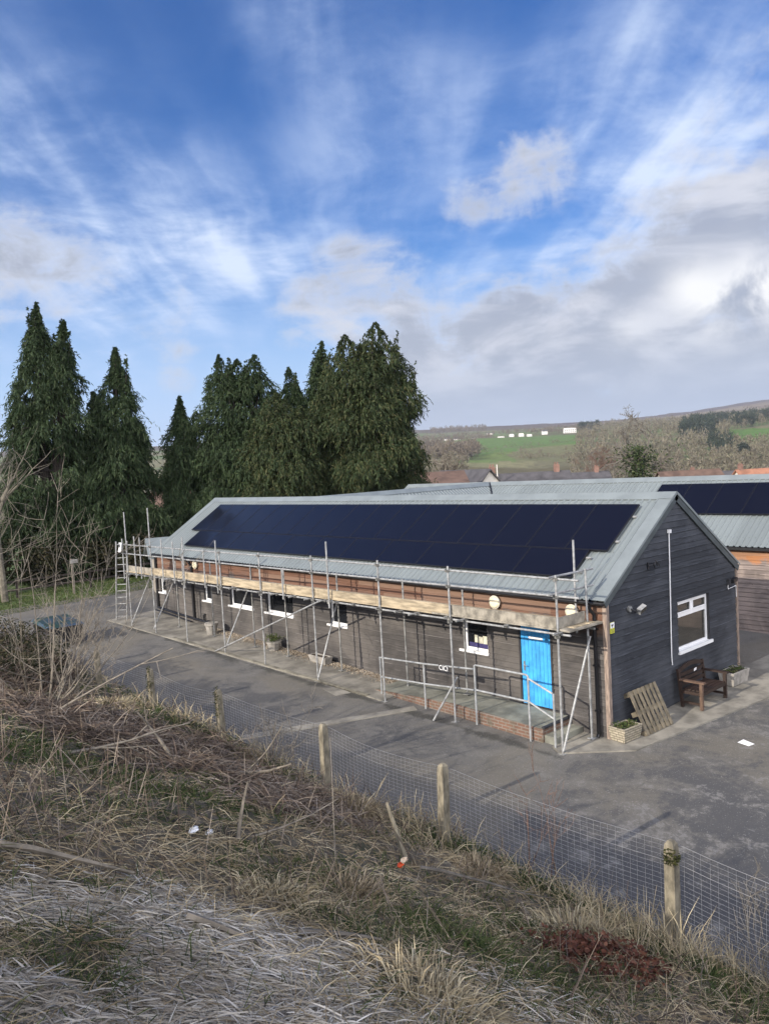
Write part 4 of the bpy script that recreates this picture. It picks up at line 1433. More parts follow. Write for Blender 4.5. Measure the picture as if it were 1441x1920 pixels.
# ------------------------------------------------------------------ ramp, landing and handrails
def ramp_and_rails():
    top = lambda x, y: plane_z(x, y) + float(np.interp(y, [1.02, 3.7, 6.6], [.30, .29, .05]))
    r = thing('entrance_ramp', 'concrete ramp and landing with red brick edge below the blue door', 'ramp', (-0.5, 2.5, 0))
    mb = MB()
    ys = [1.02, 2.4, 3.7, 4.7, 5.7, 6.6]
    for a, b in zip(ys, ys[1:]):
        x0 = -1.02
        v = [(x0, a, top(x0, a)), (-0.03, a, top(0, a)), (-0.03, b, top(0, b)), (x0, b, top(x0, b))]
        mb.add(v, [(0, 1, 2, 3)])
    mb.build('slab', M['ramp'], r)
    mb = MB()
    x0 = -1.045
    for a, b in zip(ys, ys[1:]):
        mb.add([(x0, a, -.2), (x0, b, -.2), (x0, b, top(x0, b) - .02), (x0, a, top(x0, a) - .02), (x0 + .03, b, top(x0, b) - .004), (x0 + .03, a, top(x0, a) - .004)],
               [(0, 3, 2, 1), (3, 5, 4, 2)])
    mb.box(-1.04, -.03, 1.0, 1.025, -.2, plane_z(-.5, 1) + .27)
    mb.build('brick_edge', M['brick'], r)
    s = MB()
    s.box(-0.99, 0.0, 0.68, 0.995, -.1, plane_z(-.5, .8) + .155)
    s.build('step', M['ramp'], r)
    s = MB()
    s.box(-1.0, -.03, .985, 1.06, plane_z(-.5, 1) + .275, plane_z(-.5, 1) + .318)
    s.build('nosing', M['timber_dark'], r)

    def rail(label, posts, rails, loc):
        t = thing('handrail', label, 'handrail', loc, 'grey tube handrails by the door')
        for (x, y, zt) in posts:
            mb = MB()
            mb.tube([(x, y, plane_z(x, y) - .05), (x, y, zt)], .024, 10)
            mb.build('post', M['rail'], t)
        for pts in rails:
            mb = MB()
            mb.tube(pts, .022, 10)
            mb.build('rail', M['rail'], t)
        return t
    X = -1.13
    rail('long two-bar grey handrail beside the ramp, left of the door rail',
         [(X, 6.19, 1.12), (X, 4.53, 1.20)],
         [[(X, 6.21, 1.12), (X, 4.5, 1.21), (X, 2.88, 1.34)], [(X, 6.19, .60), (X, 4.5, .70), (X, 2.88, .84)]], (X, 4.5, 0))
    rail('grey handrail that steps down in front of the blue door',
         [(X, 2.83, 1.43), (X, 1.27, 1.44), (X, 0.61, 1.17)],
         [[(X, 2.83, 1.42), (X, 2.80, 1.445), (X, 1.31, 1.465), (X, 1.27, 1.44), (X, 1.26, 1.34)], [(X, 1.25, 1.385), (X, .63, 1.17)],
          [(X, 2.8, .855), (X, 1.27, .875), (X, .62, .63)]], (X, 1.5, 0))
    # small notice hung from the rail
    m = MB()
    m.box(X - .030, X - .024, 3.64, 3.98, 1.14, 1.285)
    sg = m.build('rail_notice', M['timber_dark'], loc=(X, 3.81, 1.213))
    tag(sg, 'small dark notice with pale letters hanging on the ramp handrail', 'notice')
    cu = bpy.data.curves.new('letters', 'FONT')
    cu.body = 'CICI'
    cu.size = .20
    cu.extrude = .002
    cu.align_x = 'CENTER'
    cu.align_y = 'CENTER'
    tmp = bpy.data.objects.new('letters', cu)
    COL.objects.link(tmp)
    bpy.context.view_layer.update()
    me = bpy.data.meshes.new_from_object(tmp.evaluated_get(bpy.context.evaluated_depsgraph_get()))
    bpy.data.objects.remove(tmp)
    me.materials.clear()
    me.materials.append(M['upvc'])
    o = bpy.data.objects.new('letters', me)
    COL.objects.link(o)
    o.parent = sg
    o.matrix_local = Matrix(((0, 0, -1, -.033), (-.80, 0, 0, 0.0), (0, .85, 0, 0.0), (0, 0, 0, 1)))


ramp_and_rails()


# ------------------------------------------------------------------ fittings on the walls
def wall_lamp(y, z, label, r=.165):
    t = thing('bulkhead_lamp', label, 'wall lamp', (-0.03, y, z), 'round cream wall lamps under the eaves')
    mb = MB()
    mb.disc_stack((-0.025, y, z), (-1, 0, 0), [(0, r * .8), (.05, r), (.08, r), (.085, r * .93)], 20)
    mb.build('lamp_body', M['lamp_rim'], t, smooth=False)
    mb = MB()
    mb.disc_stack((-0.11, y, z), (-1, 0, 0), [(-.02, r * .92), (.005, r * .9), (.03, r * .72), (.042, r * .4), (.045, .01)], 20)
    mb.build('diffuser', M['lamp'], t, smooth=True)


wall_lamp(3.02, 2.74, 'round cream bulkhead lamp above the scaffold boards, between small window and blue door')
wall_lamp(0.80, 2.74, 'round cream bulkhead lamp nearest the charcoal gable corner')
wall_lamp(18.2, 2.77, 'round cream bulkhead lamp at the far left end of the front wall')
mb = MB()
mb.box(-.12, -.03, 19.0, 19.22, 2.72, 2.95)
mb.tube([(-.07, 19.11, 2.95), (-.07, 19.11, 3.0)], .02, 8)
tag(mb.build('junction_box', M['plank_grey'], loc=(-.05, 19.1, 2.8)), 'small brown box under the eaves, left of the farthest wall lamp', 'box')


def gable_fittings():
    y = -0.03
    # tall white conduit
    t = thing('wall_conduit', 'tall white conduit pole fixed upright on the charcoal gable', 'conduit', (2.63, y, 1.3))
    mb = MB()
    mb.tube([(2.67, y - .03, 4.26), (2.60, y - .03, 1.42)], .014, 8)
    mb.build('pipe', M['upvc'], t)
    mb = MB()
    mb.box(2.645, 2.715, y - .07, y, 4.24, 4.32)
    mb.build('cap', M['upvc'], t)
    mb = MB()
    mb.tube([(2.60, y - .03, 1.42), (2.59, y - .035, 1.30), (2.62, y - .03, 1.10)], .012, 6)
    mb.build('loose_cable', M['upvc'], t)
    # flood light
    t = thing('flood_light', 'grey security floodlight on an arm near the front corner of the gable', 'floodlight', (.9, y, 2.72))
    mb = MB()
    mb.disc_stack((.86, y, 2.73), (0, -1, 0), [(0, .07), (.05, .07), (.055, .02)], 12)
    mb.build('base', M['galv_old'], t)
    mb = MB()
    mb.tube([(.86, -.08, 2.73), (.97, -.16, 2.66), (1.05, -.16, 2.66)], .018, 8)
    mb.build('arm', M['pvc_black'], t)
    mb = MB()
    mb.obox((1.10, -.20, 2.70), (.11, -.01, .04), (0, .05, .02), (-.02, -.02, .055))
    mb.build('lamp_head', M['galv'], t)
    mb = MB()
    mb.obox((1.10, -.25, 2.68), (.10, -.01, .035), (0, .006, .002), (-.016, -.016, .045))
    mb.build('lens', M['glass'], t)
    # second, smaller light with its cable
    t = thing('sensor_light', 'small dark sensor light near the rear corner of the gable', 'sensor light', (5.7, y, 2.68))
    mb = MB()
    mb.box(5.62, 5.69, -.10, y, 2.58, 2.74)
    mb.build('base', M['timber_dark'], t)
    mb = MB()
    mb.obox((5.80, -.13, 2.69), (.10, 0, .02), (0, .05, 0), (0, 0, .05))
    mb.obox((5.93, -.13, 2.70), (.04, 0, .01), (0, .03, 0), (0, 0, .03))
    mb.build('lamp_head', M['pvc_black'], t)
    mb = MB()
    mb.tube([(5.65, y - .01, 2.58), (5.65, y - .01, 2.47), (6.1, y - .01, 2.50), (6.12, y - .01, 2.2)], .009, 6)
    mb.build('cable', M['upvc'], t)
    # black line hook
    t = thing('wall_hook', 'black iron line bracket high on the gable boards', 'bracket', (1.8, y, 3.58))
    mb = MB()
    mb.box(1.70, 1.73, -.05, y, 3.50, 3.66)
    mb.build('back_plate', M['pvc_black'], t)
    mb = MB()
    mb.tube([(1.72, -.05, 3.58), (1.90, -.12, 3.60)], .015, 6)
    mb.tube([(1.88, -.12, 3.52), (1.84, -.12, 3.60), (1.92, -.13, 3.68), (2.02, -.13, 3.60), (2.06, -.13, 3.54)], .014, 6)
    mb.tube([(1.92, -.13, 3.68), (1.96, -.13, 3.56), (2.04, -.13, 3.62)], .012, 6)
    mb.build('hook', M['pvc_black'], t)
    # camera warning sign
    t = thing('warning_sign', 'white and yellow camera warning sign at the front corner of the gable', 'sign', (.18, y, 2.43))
    mb = MB()
    mb.box(.09, .25, y - .012, y - .006, 2.31, 2.55)
    mb.build('board', M['yellow'], t)
    mb = MB()
    mb.box(.094, .246, y - .015, y - .0125, 2.425, 2.546)
    w_ = mb.build('pictogram_field', M['upvc'], t)
    mb = MB()
    mb.box(.13, .19, y - .019, y - .016, 2.475, 2.505)
    mb.box(.192, .215, y - .019, y - .016, 2.482, 2.498)
    mb.box(.15, .165, y - .019, y - .016, 2.44, 2.474)
    mb.build('pictogram', M['pvc_black'], w_)
    mb = MB()
    for z in (2.40, 2.375, 2.35, 2.33):
        mb.box(.105, .235, y - .015, y - .0125, z - .005, z + .004)
    mb.build('text_lines', M['timber_dark'], t)


gable_fittings()


# ------------------------------------------------------------------ things standing in the yard
def leaf_cloud(rnd, pts, size, mat, name, parent, droop=.3, k=3):
    """small clumps of leaves round given points"""
    pts = np.repeat(np.asarray(pts, float), k, 0)
    n = len(pts)
    pts = pts + rnd.normal(0, size * .5, (n, 3))
    d = rnd.normal(0, 1, (n, 3))
    d[:, 2] = np.abs(d[:, 2]) - droop
    return ribbons(name, pts, d, np.full(n, size) * rnd.uniform(.6, 1.2, n), np.full(n, size * .45), np.full(n, .3), mat, parent, rnd)


def ribbons(name, P, D, L, W, G, mat, parent=None, rnd=None, loc=None, tip=.25, join=None):
    """flat blades: base P, direction D, length L, width W, droop G"""
    n = len(P)
    D = D / (np.linalg.norm(D, axis=1, keepdims=True) + 1e-9)
    rv = rnd.normal(0, 1, (n, 3))
    S = np.cross(D, rv)
    S /= np.linalg.norm(S, axis=1, keepdims=True) + 1e-9
    V = np.zeros((n, 6, 3))
    for i, (s, w) in enumerate(((0, .8), (.55, 1.0), (1.0, tip))):
        c = P + D * (L * s)[:, None]
        c[:, 2] -= G * L * s * s
        V[:, 2 * i] = c + S * (W * w / 2)[:, None]
        V[:, 2 * i + 1] = c - S * (W * w / 2)[:, None]
    b = (np.arange(n) * 6)[:, None]
    Fc = np.concatenate([b + np.array([0, 1, 3, 2]), b + np.array([2, 3, 5, 4])], 0)
    if join is not None:
        join.append((V.reshape(-1, 3), Fc))
        return None
    return np_mesh(name, V.reshape(-1, 3), Fc, mat, parent, loc)


def joined(name, parts, mat, parent=None, loc=None):
    vs, fs, k = [], [], 0
    for v, f in parts:
        vs.append(v)
        fs.append(f + k)
        k += len(v)
    return np_mesh(name, np.concatenate(vs), np.concatenate(fs), mat, parent, loc)


def trough(cx, cy, w, d, h, yaw, label, mat, plant=True, taper=.04, name='planter'):
    z = plane_z(cx, cy) + .03
    t = thing(name, label, 'planter', (cx, cy, z))
    ca, sa = math.cos(yaw), math.sin(yaw)
    def P(u, v, q):
        return (cx + u * ca - v * sa, cy + u * sa + v * ca, z + q)
    mb = MB()
    ring = lambda a, b, q: [P(-a, -b, q), P(a, -b, q), P(a, b, q), P(-a, b, q)]
    L = [ring(w / 2 - taper, d / 2 - taper, 0), ring(w / 2, d / 2, h - .03), ring(w / 2, d / 2, h), ring(w / 2 - .045, d / 2 - .045, h), ring(w / 2 - .05, d / 2 - .05, h - .05)]
    vs = [q for r_ in L for q in r_]
    fs = [(3, 2, 1, 0)]
    for i in range(4):
        for j in range(4):
            fs.append((i * 4 + j, i * 4 + (j + 1) % 4, (i + 1) * 4 + (j + 1) % 4, (i + 1) * 4 + j))
    mb.add(vs, fs)
    mb.build('trough', mat, t)
    s = MB()
    nx, ny = 9, 5
    rr = random.Random(int(cx * 100))
    g = [[P((i / (nx - 1) - .5) * (w - .1), (j / (ny - 1) - .5) * (d - .1), h - .05 + .05 * rr.random()) for i in range(nx)] for j in range(ny)]
    for j in range(ny - 1):
        for i in range(nx - 1):
            s.quad(g[j][i], g[j][i + 1], g[j + 1][i + 1], g[j + 1][i])
    s.build('soil', M['soil'], t)
    if plant:
        rnd = np.random.RandomState(int(abs(cx) * 37) + 3)
        n = 60
        pts = np.array([P(rnd.uniform(-.42, .42) * w, rnd.uniform(-.38, .38) * d, h + rnd.uniform(-.02, .04)) for _ in range(n)])
        leaf_cloud(rnd, pts, .05, M['green'], 'plants', t, -.4, 4)
    return t


trough(0.21, -0.24, 0.62, 0.42, 0.30, -.08, 'pale stone-faced planter trough at the front corner of the gable', M['trough'])
trough(5.05, -0.40, 0.80, 0.42, 0.33, -.05, 'mossy stone trough at the rear corner of the gable, behind the bench', M['conc'])
trough(-0.36, 9.92, 0.30, 0.85, 0.22, 0.0, 'low empty concrete trough on the gravel along the front wall', M['conc'], plant=False)


def pot(x, y, r, h, label, leafy):
    z = plane_z(x, y) + .035
    t = thing('plant_pot', label, 'plant pot', (x, y, z))
    mb = MB()
    mb.disc_stack((x, y, z), (0, 0, 1), [(0, r * .72), (h * .75, r * .95), (h * .8, r * 1.04), (h, r * 1.04), (h, r * .9), (h - .06, r * .86)], 14)
    mb.build('pot', M['conc'], t)
    rnd = np.random.RandomState(int(y * 10))
    if leafy:
        pts = np.stack([x + rnd.normal(0, r * .45, 90), y + rnd.normal(0, r * .45, 90), z + h + rnd.uniform(0, .18, 90)], 1)
        leaf_cloud(rnd, pts, .06, M['green'], 'plant', t, -.2, 4)
    else:
        mb = MB()
        mb.disc_stack((x, y, z + h - .07), (0, 0, 1), [(0, r * .8), (.04, r * .84), (.05, .01)], 12)
        mb.build('soil', M['soil'], t)


pot(-0.44, 12.38, .24, .30, 'round grey pot with a low green plant against the front wall', True)
pot(-0.60, 16.25, .24, .42, 'tall pale pot without a plant beside the black soil pipe', False)


def bench():
    t = thing('garden_bench', 'dark brown wooden bench with arms, set against the charcoal gable', 'bench', (2.7, -.35, plane_z(2.7, -.5) + .03))
    z = plane_z(3.2, -.5) + .03
    x0, x1, yb, yf = 2.68, 3.86, -.20, -.76
    def part(name, fn, m='bench'):
        mb = MB()
        fn(mb)
        return mb.build(name, M[m], t)
    for x in (x0, x1):
        part('leg', lambda b: b.bar((x, yb - .06, z), (x, yb + .04, z + .88), .06, .07, (1, 0, 0)))
        part('leg', lambda b: b.box(x - .035, x + .035, yf, yf + .07, z, z + .62), 'bench_pale' if x == x0 else 'bench')
        part('armrest', lambda b: b.box(x - .055, x + .055, yf - .05, yb, z + .622, z + .66), 'bench_pale' if x == x0 else 'bench')
        part('side_rail', lambda b: b.box(x - .025, x + .025, yf + .072, yb - .06, z + .33, z + .40))
        part('stretcher', lambda b: b.box(x - .02, x + .02, yf + .072, yb - .08, z + .10, z + .15))
    mb = MB()
    for i in range(5):
        y = yf + .02 + i * .10
        mb.box(x0 + .04, x1 - .04, y, y + .08, z + .402, z + .43)
    mb.build('seat', M['bench'], t)
    mb = MB()
    for i in range(3):
        zz = z + .50 + i * .115
        mb.bar((x0 + .03, yb - .01 + .02 * i * .5, zz), (x1 - .03, yb - .01 + .02 * i * .5, zz), .02, .085)
    xs = np.linspace(x0, x1, 13)
    for a, b in zip(xs, xs[1:]):                       # bowed top rail
        f = lambda x: z + .86 + .10 * (1 - ((x - (x0 + x1) / 2) / ((x1 - x0) / 2)) ** 2)
        mb.add([(a, yb + .02, f(a) - .10), (b, yb + .02, f(b) - .10), (b, yb + .02, f(b)), (a, yb + .02, f(a)),
                (a, yb + .055, f(a) - .10), (b, yb + .055, f(b) - .10), (b, yb + .055, f(b)), (a, yb + .055, f(a))],
               [(0, 1, 2, 3), (7, 6, 5, 4), (3, 2, 6, 7), (0, 4, 5, 1)])
    br = mb.build('backrest', M['bench'], t)
    mb = MB()
    mb.obox(((x0 + x1) / 2 + .12, yb - .025, z + .74), (.06, 0, .01), (0, .003, 0), (0, 0, .03))
    mb.build('plaque', M['upvc'], br)
    mb = MB()
    mb.box(x0 + .04, x1 - .04, yf + .01, yf + .05, z + .33, z + .40)
    mb.build('front_rail', M['bench'], t)


bench()


def pallet():
    t = thing('wooden_pallet', 'weathered wooden pallet leaning against the charcoal gable', 'pallet', (1.0, -.4, plane_z(1, -.4) + .03))
    bl, br = np.array((.55, -.52, plane_z(.55, -.5) + .035)), np.array((1.60, -.60, plane_z(1.6, -.6) + .035))
    tl = np.array((.60, -.10, .93))
    u = (br - bl) / np.linalg.norm(br - bl)
    v = tl - bl
    v = v - u * (v @ u)
    H = np.linalg.norm(v)
    v /= H
    n = np.cross(u, v)
    if n[1] > 0:
        n = -n
    W = np.linalg.norm(br - bl)
    for i in range(7):
        c = W * (i + .5) / 7
        mb = MB()
        w = .042 if i not in (0, 6) else .047
        mb.obox(bl + u * c + v * H / 2 + n * .011, u * w, v * H / 2, n * .011)
        mb.build('slat', M['pallet'], t)
    for q in (.06, .5, .94):
        mb = MB()
        mb.obox(bl + u * W / 2 + v * H * q - n * .012, u * W / 2, v * .05, n * .011)
        for c in (.05, .5, .95):
            mb.obox(bl + u * W * c + v * H * q - n * .065, u * .05, v * .05, n * .041)
        mb.obox(bl + u * W / 2 + v * H * q - n * .118, u * W / 2, v * .05, n * .011)
        mb.build('bearer', M['pallet'], t)


pallet()
mb = MB()
mb.add([(1.44, -2.32, plane_z(1.44, -2.3) + .012), (1.64, -2.36, plane_z(1.64, -2.36) + .006), (1.70, -2.10, plane_z(1.7, -2.1) + .02), (1.50, -2.06, plane_z(1.5, -2.06) + .008)], [(0, 1, 2, 3)])
tag(mb.build('paper_sheet', M['paper'], loc=(1.55, -2.2, 0)), 'white sheet of paper lying on the asphalt right of the pallet', 'paper')


def storage_bin():
    x, y = -4.75, 20.2
    z = plane_z(x, y)
    t = thing('storage_bin', 'dark box with a blue-green lid at the yard edge, far left behind twigs', 'bin', (x, y, z))
    mb = MB()
    mb.add([(x - .55, y - .75, z), (x + .55, y - .75, z), (x + .55, y + .75, z), (x - .55, y + .75, z),
            (x - .62, y - .85, z + .72), (x + .62, y - .85, z + .72), (x + .62, y + .85, z + .80), (x - .62, y + .85, z + .80)],
           [(3, 2, 1, 0), (0, 1, 5, 4), (1, 2, 6, 5), (2, 3, 7, 6), (3, 0, 4, 7)])
    mb.build('body', M['pvc_black'], t)
    mb = MB()
    mb.add([(x - .66, y - .9, z + .73), (x + .66, y - .9, z + .73), (x + .66, y + .9, z + .81), (x - .66, y + .9, z + .81),
            (x - .6, y - .8, z + .80), (x + .6, y - .8, z + .80), (x + .6, y + .8, z + .92), (x - .6, y + .8, z + .92)],
           [(4, 5, 6, 7), (0, 1, 5, 4), (1, 2, 6, 5), (2, 3, 7, 6), (3, 0, 4, 7), (3, 2, 1, 0)])
    mb.build('lid', simple('blue_green_lid', (0.045, 0.065, 0.115), .5, 0, .5, 1.2, col2=(.016, .045, .028)), t)


storage_bin()


def gravel():
    rnd = np.random.RandomState(5)
    n = 3800
    y = rnd.uniform(6.6, 17.2, n)
    x = -np.abs(rnd.normal(0, .20, n)) - .06
    s = rnd.uniform(.012, .028, n)
    z = GX * x + GY * y + .035 + s * .4
    base = np.array([(0, 0, 1), (1, 0, 0), (0, 1, 0), (-1, 0, 0), (0, -1, 0), (0, 0, -1)], float)
    V = base[None] * s[:, None, None] * rnd.uniform(.6, 1.2, (n, 6, 1))
    a = rnd.uniform(0, 6.28, n)
    c, sn = np.cos(a)[:, None], np.sin(a)[:, None]
    V = np.stack([V[..., 0] * c - V[..., 1] * sn, V[..., 0] * sn + V[..., 1] * c, V[..., 2] * .8], -1)
    V += np.stack([x, y, z], 1)[:, None]
    f = np.array([(0, 1, 2), (0, 2, 3), (0, 3, 4), (0, 4, 1), (5, 2, 1), (5, 3, 2), (5, 4, 3), (5, 1, 4)])
    Fc = (np.arange(n)[:, None, None] * 6 + f).reshape(-1, 3)
    tag(np_mesh('gravel', V.reshape(-1, 3), Fc, M['gravel']), 'strip of tan gravel along the foot of the front wall', 'gravel', kind='stuff')


gravel()

# ------------------------------------------------------------------ trees
def conifer(label, group, base, leaders, n, mat, seed, low=.03, holes=.0, tips=4, leaf=(.24, .046), trunk_r=.22, trunk_mat='bark'):
    """leaders: (dx, dy, height, radius, power, lean) in metres; hanging sprays on whorled boughs"""
    rnd = np.random.RandomState(seed)
    bx, by = base
    bz = plane_z(bx, by) - .1
    t = thing('conifer', label, 'conifer', (bx, by, bz), group)
    tr = MB()
    parts = []
    leaders = list(leaders)
    H0, R0 = max(q[2] for q in leaders), sum(q[3] for q in leaders) / len(leaders)
    for q in list(leaders):                            # feathery nodding side tips round every top
        if q[2] < H0 * .78:
            continue
        for _ in range(tips):
            a_, d_ = rnd.uniform(0, 6.283), rnd.uniform(.10, .60) * q[3] * (.34 if q[4] > .6 else .5 if q[4] > .5 else .75)
            leaders.append((q[0] + q[5][0] * .6 + math.cos(a_) * d_, q[1] + q[5][1] * .6 + math.sin(a_) * d_, q[2] * (1.015 - (.32 if q[4] > .6 else .17) * (d_ / q[3]) * rnd.uniform(.6, 1.3)), .27, .9,
                            (rnd.uniform(-.1, .3), rnd.uniform(-.3, .1))))
    area = lambda q: q[2] * q[3] * (1.0 if q[3] != .27 else .30)
    tot = sum(area(q) for q in leaders)
    for (dx, dy, H, Rm, pw, lean) in leaders:
        pts = [(bx + dx * s + lean[0] * s * s, by + dy * s + lean[1] * s * s, bz + H * s * .96) for s in (0, .15, .4, .7, 1)]
        tr.tube(pts, [trunk_r * (H / 14) * q for q in (1.1, .8, .6, .35, .05)], 8)
        m = int(n * area((dx, dy, H, Rm)) / tot)
        m = max(int(m * (.55 if Rm == .27 else 1)), 40)
        tt = 1 - (1 - low) * rnd.rand(m) ** .62
        tt = np.where(rnd.rand(m) < .35, low + (1 - low) * rnd.rand(m), tt)
        if Rm == .27:
            tt = 1 - .16 * rnd.rand(m) ** .6
        az = rnd.uniform(0, 2 * math.pi, m)
        TIP = [1, .74, .36, .04] if pw > .6 else [1, .92, .62, .10] if pw > .5 else [1, .97, .76, .14]
        if Rm == .27:
            TIP = [3.0, 3.0, 2.2, .3]
        prof = np.minimum(1.0, (1 - tt) ** pw * 1.25) * np.interp(tt, [.70, .86, .95, 1], TIP) * np.interp(tt, [0, .06, .18, 1], [.62, .85, 1, 1])
        lump = .78 + .22 * np.sin(tt * H * 2.4 + 2.0 * np.sin(az * 2 + seed)) + .16 * np.sin(az * 5 + tt * H * 1.3 + seed) + .14 * np.sin(az * 3 - tt * H * .8)
        R = Rm * prof * np.clip(lump, .45, 1.25)
        f = 1 - np.abs(rnd.normal(0, .24, m))
        f = np.clip(f, .08, 1.06)
        r = R * f
        out = np.stack([np.cos(az), np.sin(az), np.zeros(m)], 1)
        P = np.stack([bx + dx * tt + out[:, 0] * r + lean[0] * tt ** 2, by + dy * tt + out[:, 1] * r + lean[1] * tt ** 2, bz + H * tt - .10 * r], 1)
        if holes:
            g = vnoise(P[:, 0] * 1.0 + P[:, 2] * .2 + seed, P[:, 2] + P[:, 1] * .6, .95, 3)
            keep = g > np.quantile(g, holes) * np.interp(tt, [.75, .9], [1, .6])
            P, out, tt = P[keep], out[keep], tt[keep]
            m = len(P)
        # spray: nine leaflets along a drooping twig
        k = 12
        u = np.tile(np.linspace(0, 1, k), m)
        Pk, Ok, Tk = np.repeat(P, k, 0), np.repeat(out, k, 0), np.repeat(tt, k)
        L = np.repeat(rnd.uniform(.35, .85, m) * (.38 if Rm == .27 else 1), k) * (np.interp(Tk, [0, .84, 1], [1, 1, .12]) if Rm == .27 else np.interp(Tk, [0, .80, .92, 1], [1, .85, .5, .16]))
        tx = np.repeat(rnd.normal(0, .35, (m, 3)), k, 0)
        d0 = Ok * .9 + tx
        pos = Pk + d0 * (L * u)[:, None] * .75
        pos[:, 2] += L * (.22 * u - .85 * u * u)
        up = np.where(Tk > .93, .7, -.95)
        D = Ok * .45 + rnd.normal(0, .42, (m * k, 3))
        D[:, 2] += up * np.where(rnd.rand(m * k) < .25, -.1, 1)
        ribbons('x', pos, D, leaf[0] * np.interp(Tk, [0, .86, 1], [1, .9, .45]) * rnd.uniform(.6, 1.25, m * k), leaf[1] * rnd.uniform(.7, 1.3, m * k), np.full(m * k, .2), None, None, rnd, join=parts, tip=.15)
        # boughs
        for q in range(int(H * 2.2)):
            s = rnd.uniform(.06, .9)
            a = rnd.uniform(0, 6.28)
            rr = Rm * min(1, (1 - s) ** pw * 1.2) * .8
            c = np.array((bx + dx * s, by + dy * s, bz + H * s))
            e = c + np.array((math.cos(a) * rr, math.sin(a) * rr, rr * .12))
            tr.tube([c, (c + e) / 2 + np.array((0, 0, .1)), e], [.05, .035, .012], 4, cap=False)
    tr.build('trunk', M[trunk_mat], t)
    joined('crown', parts, M[mat], t)
    return t


GC = 'conifers behind the timber building'
conifer('tall twin-topped conifer at the far left, with gaps of sky in it', GC, (0.35, 36.1), [(0.1, .3, 15.7, 2.9, .72, (.25, -.1)), (.95, -.6, 14.6, 2.6, .70, (.45, -.35)), (-.7, .6, 10.5, 2.3, .6, (-.2, .2))], 12500, 'leaf_con', 1, holes=.20, low=.03)
conifer('pointed dark conifer, second from the left behind the scaffold ladder', GC, (4.0, 34.9), [(.2, -.1, 13.1, 3.0, .85, (.2, -.1)), (-.8, .6, 10.6, 2.1, .75, (0, 0)), (.8, -.7, 10.0, 2.3, .7, (.1, -.1))], 11000, 'leaf_con', 2, holes=.17, low=.05)
conifer('smallest narrow conifer, between the pointed one and the broad ones', GC, (7.7, 34.2), [(.1, 0, 10.2, 1.75, .75, (.12, -.1)), (.3, -.3, 7.6, 1.6, .6, (0, 0))], 5200, 'leaf_con', 3, holes=.10)
conifer('broad many-topped dark conifer left of the brownish one', GC, (10.4, 31.9), [(-.55, .5, 12.5, 2.7, .56, (0, .1)), (.15, -.1, 12.2, 3.0, .52, (.1, 0)), (.8, -.75, 12.4, 2.7, .54, (.2, -.15)), (-1.6, 1.5, 9.2, 2.1, .52, (-.2, .2)), (1.6, -1.5, 10.2, 2.3, .5, (.1, -.1))], 14500, 'leaf_con', 4, holes=.08)
conifer('lower rounded conifer with brownish hanging sprays, in front of the others', GC, (11.0, 28.6), [(.1, 0, 9.9, 2.3, .42, (.1, 0)), (1.0, -1.0, 9.0, 2.1, .40, (.1, 0)), (-.9, .8, 8.2, 1.8, .45, (0, 0))], 10000, 'leaf_con2', 5)
conifer('conifer with a bent feathery tip just left of the largest one', GC, (14.4, 29.8), [(.35, .1, 13.1, 2.2, .70, (.6, -.5)), (-.8, .9, 11.6, 2.0, .6, (0, 0)), (.9, -.7, 11.0, 2.2, .5, (0, 0))], 7600, 'leaf_con', 6, holes=.04)
conifer('largest dense conifer with two blunt tops beside the metal roofs', GC, (15.9, 25.9), [(-.75, .75, 13.1, 3.2, .42, (-.1, .1)), (.45, -.45, 13.7, 3.1, .44, (0, 0)), (-.1, .1, 12.4, 3.2, .40, (0, 0)), (-1.6, 1.6, 11.2, 2.4, .42, (-.1, .1)), (1.25, -1.25, 11.6, 2.3, .46, (0, 0)), (-.9, -.9, 11.0, 2.6, .40, (-.1, -.1))], 23000, 'leaf_con2', 7)


def branchy(mb, p, d, L, r, depth, rnd, n=5, wob=.22, up=.12, kids=(2, 4), ratio=.62, minr=.004):
    """recursive bare branch"""
    p, d = np.array(p, float), np.array(d, float)
    d /= np.linalg.norm(d)
    pts, rs = [p.copy()], [r]
    seg = 4 if depth > 0 else 3
    for i in range(seg):
        d = d + rnd.normal(0, wob, 3) / seg * 1.6 + np.array((0, 0, up)) / seg
        d /= np.linalg.norm(d)
        p = p + d * L / seg
        pts.append(p.copy())
        rs.append(max(minr * .6, r * (1 - .62 * (i + 1) / seg)))
    mb.tube(pts, rs, n if depth > 1 else max(3, n - 2), cap=False)
    if depth > 0:
        for k in range(rnd.randint(kids[0], kids[1] + 1)):
            i = rnd.randint(1, seg + 1)
            a = rnd.normal(0, .55, 3)
            nd = d + a
            branchy(mb, pts[i], nd, L * ratio * rnd.uniform(.7, 1.15), max(minr, rs[i] * .75), depth - 1, rnd, n, wob, up, kids, ratio, minr)


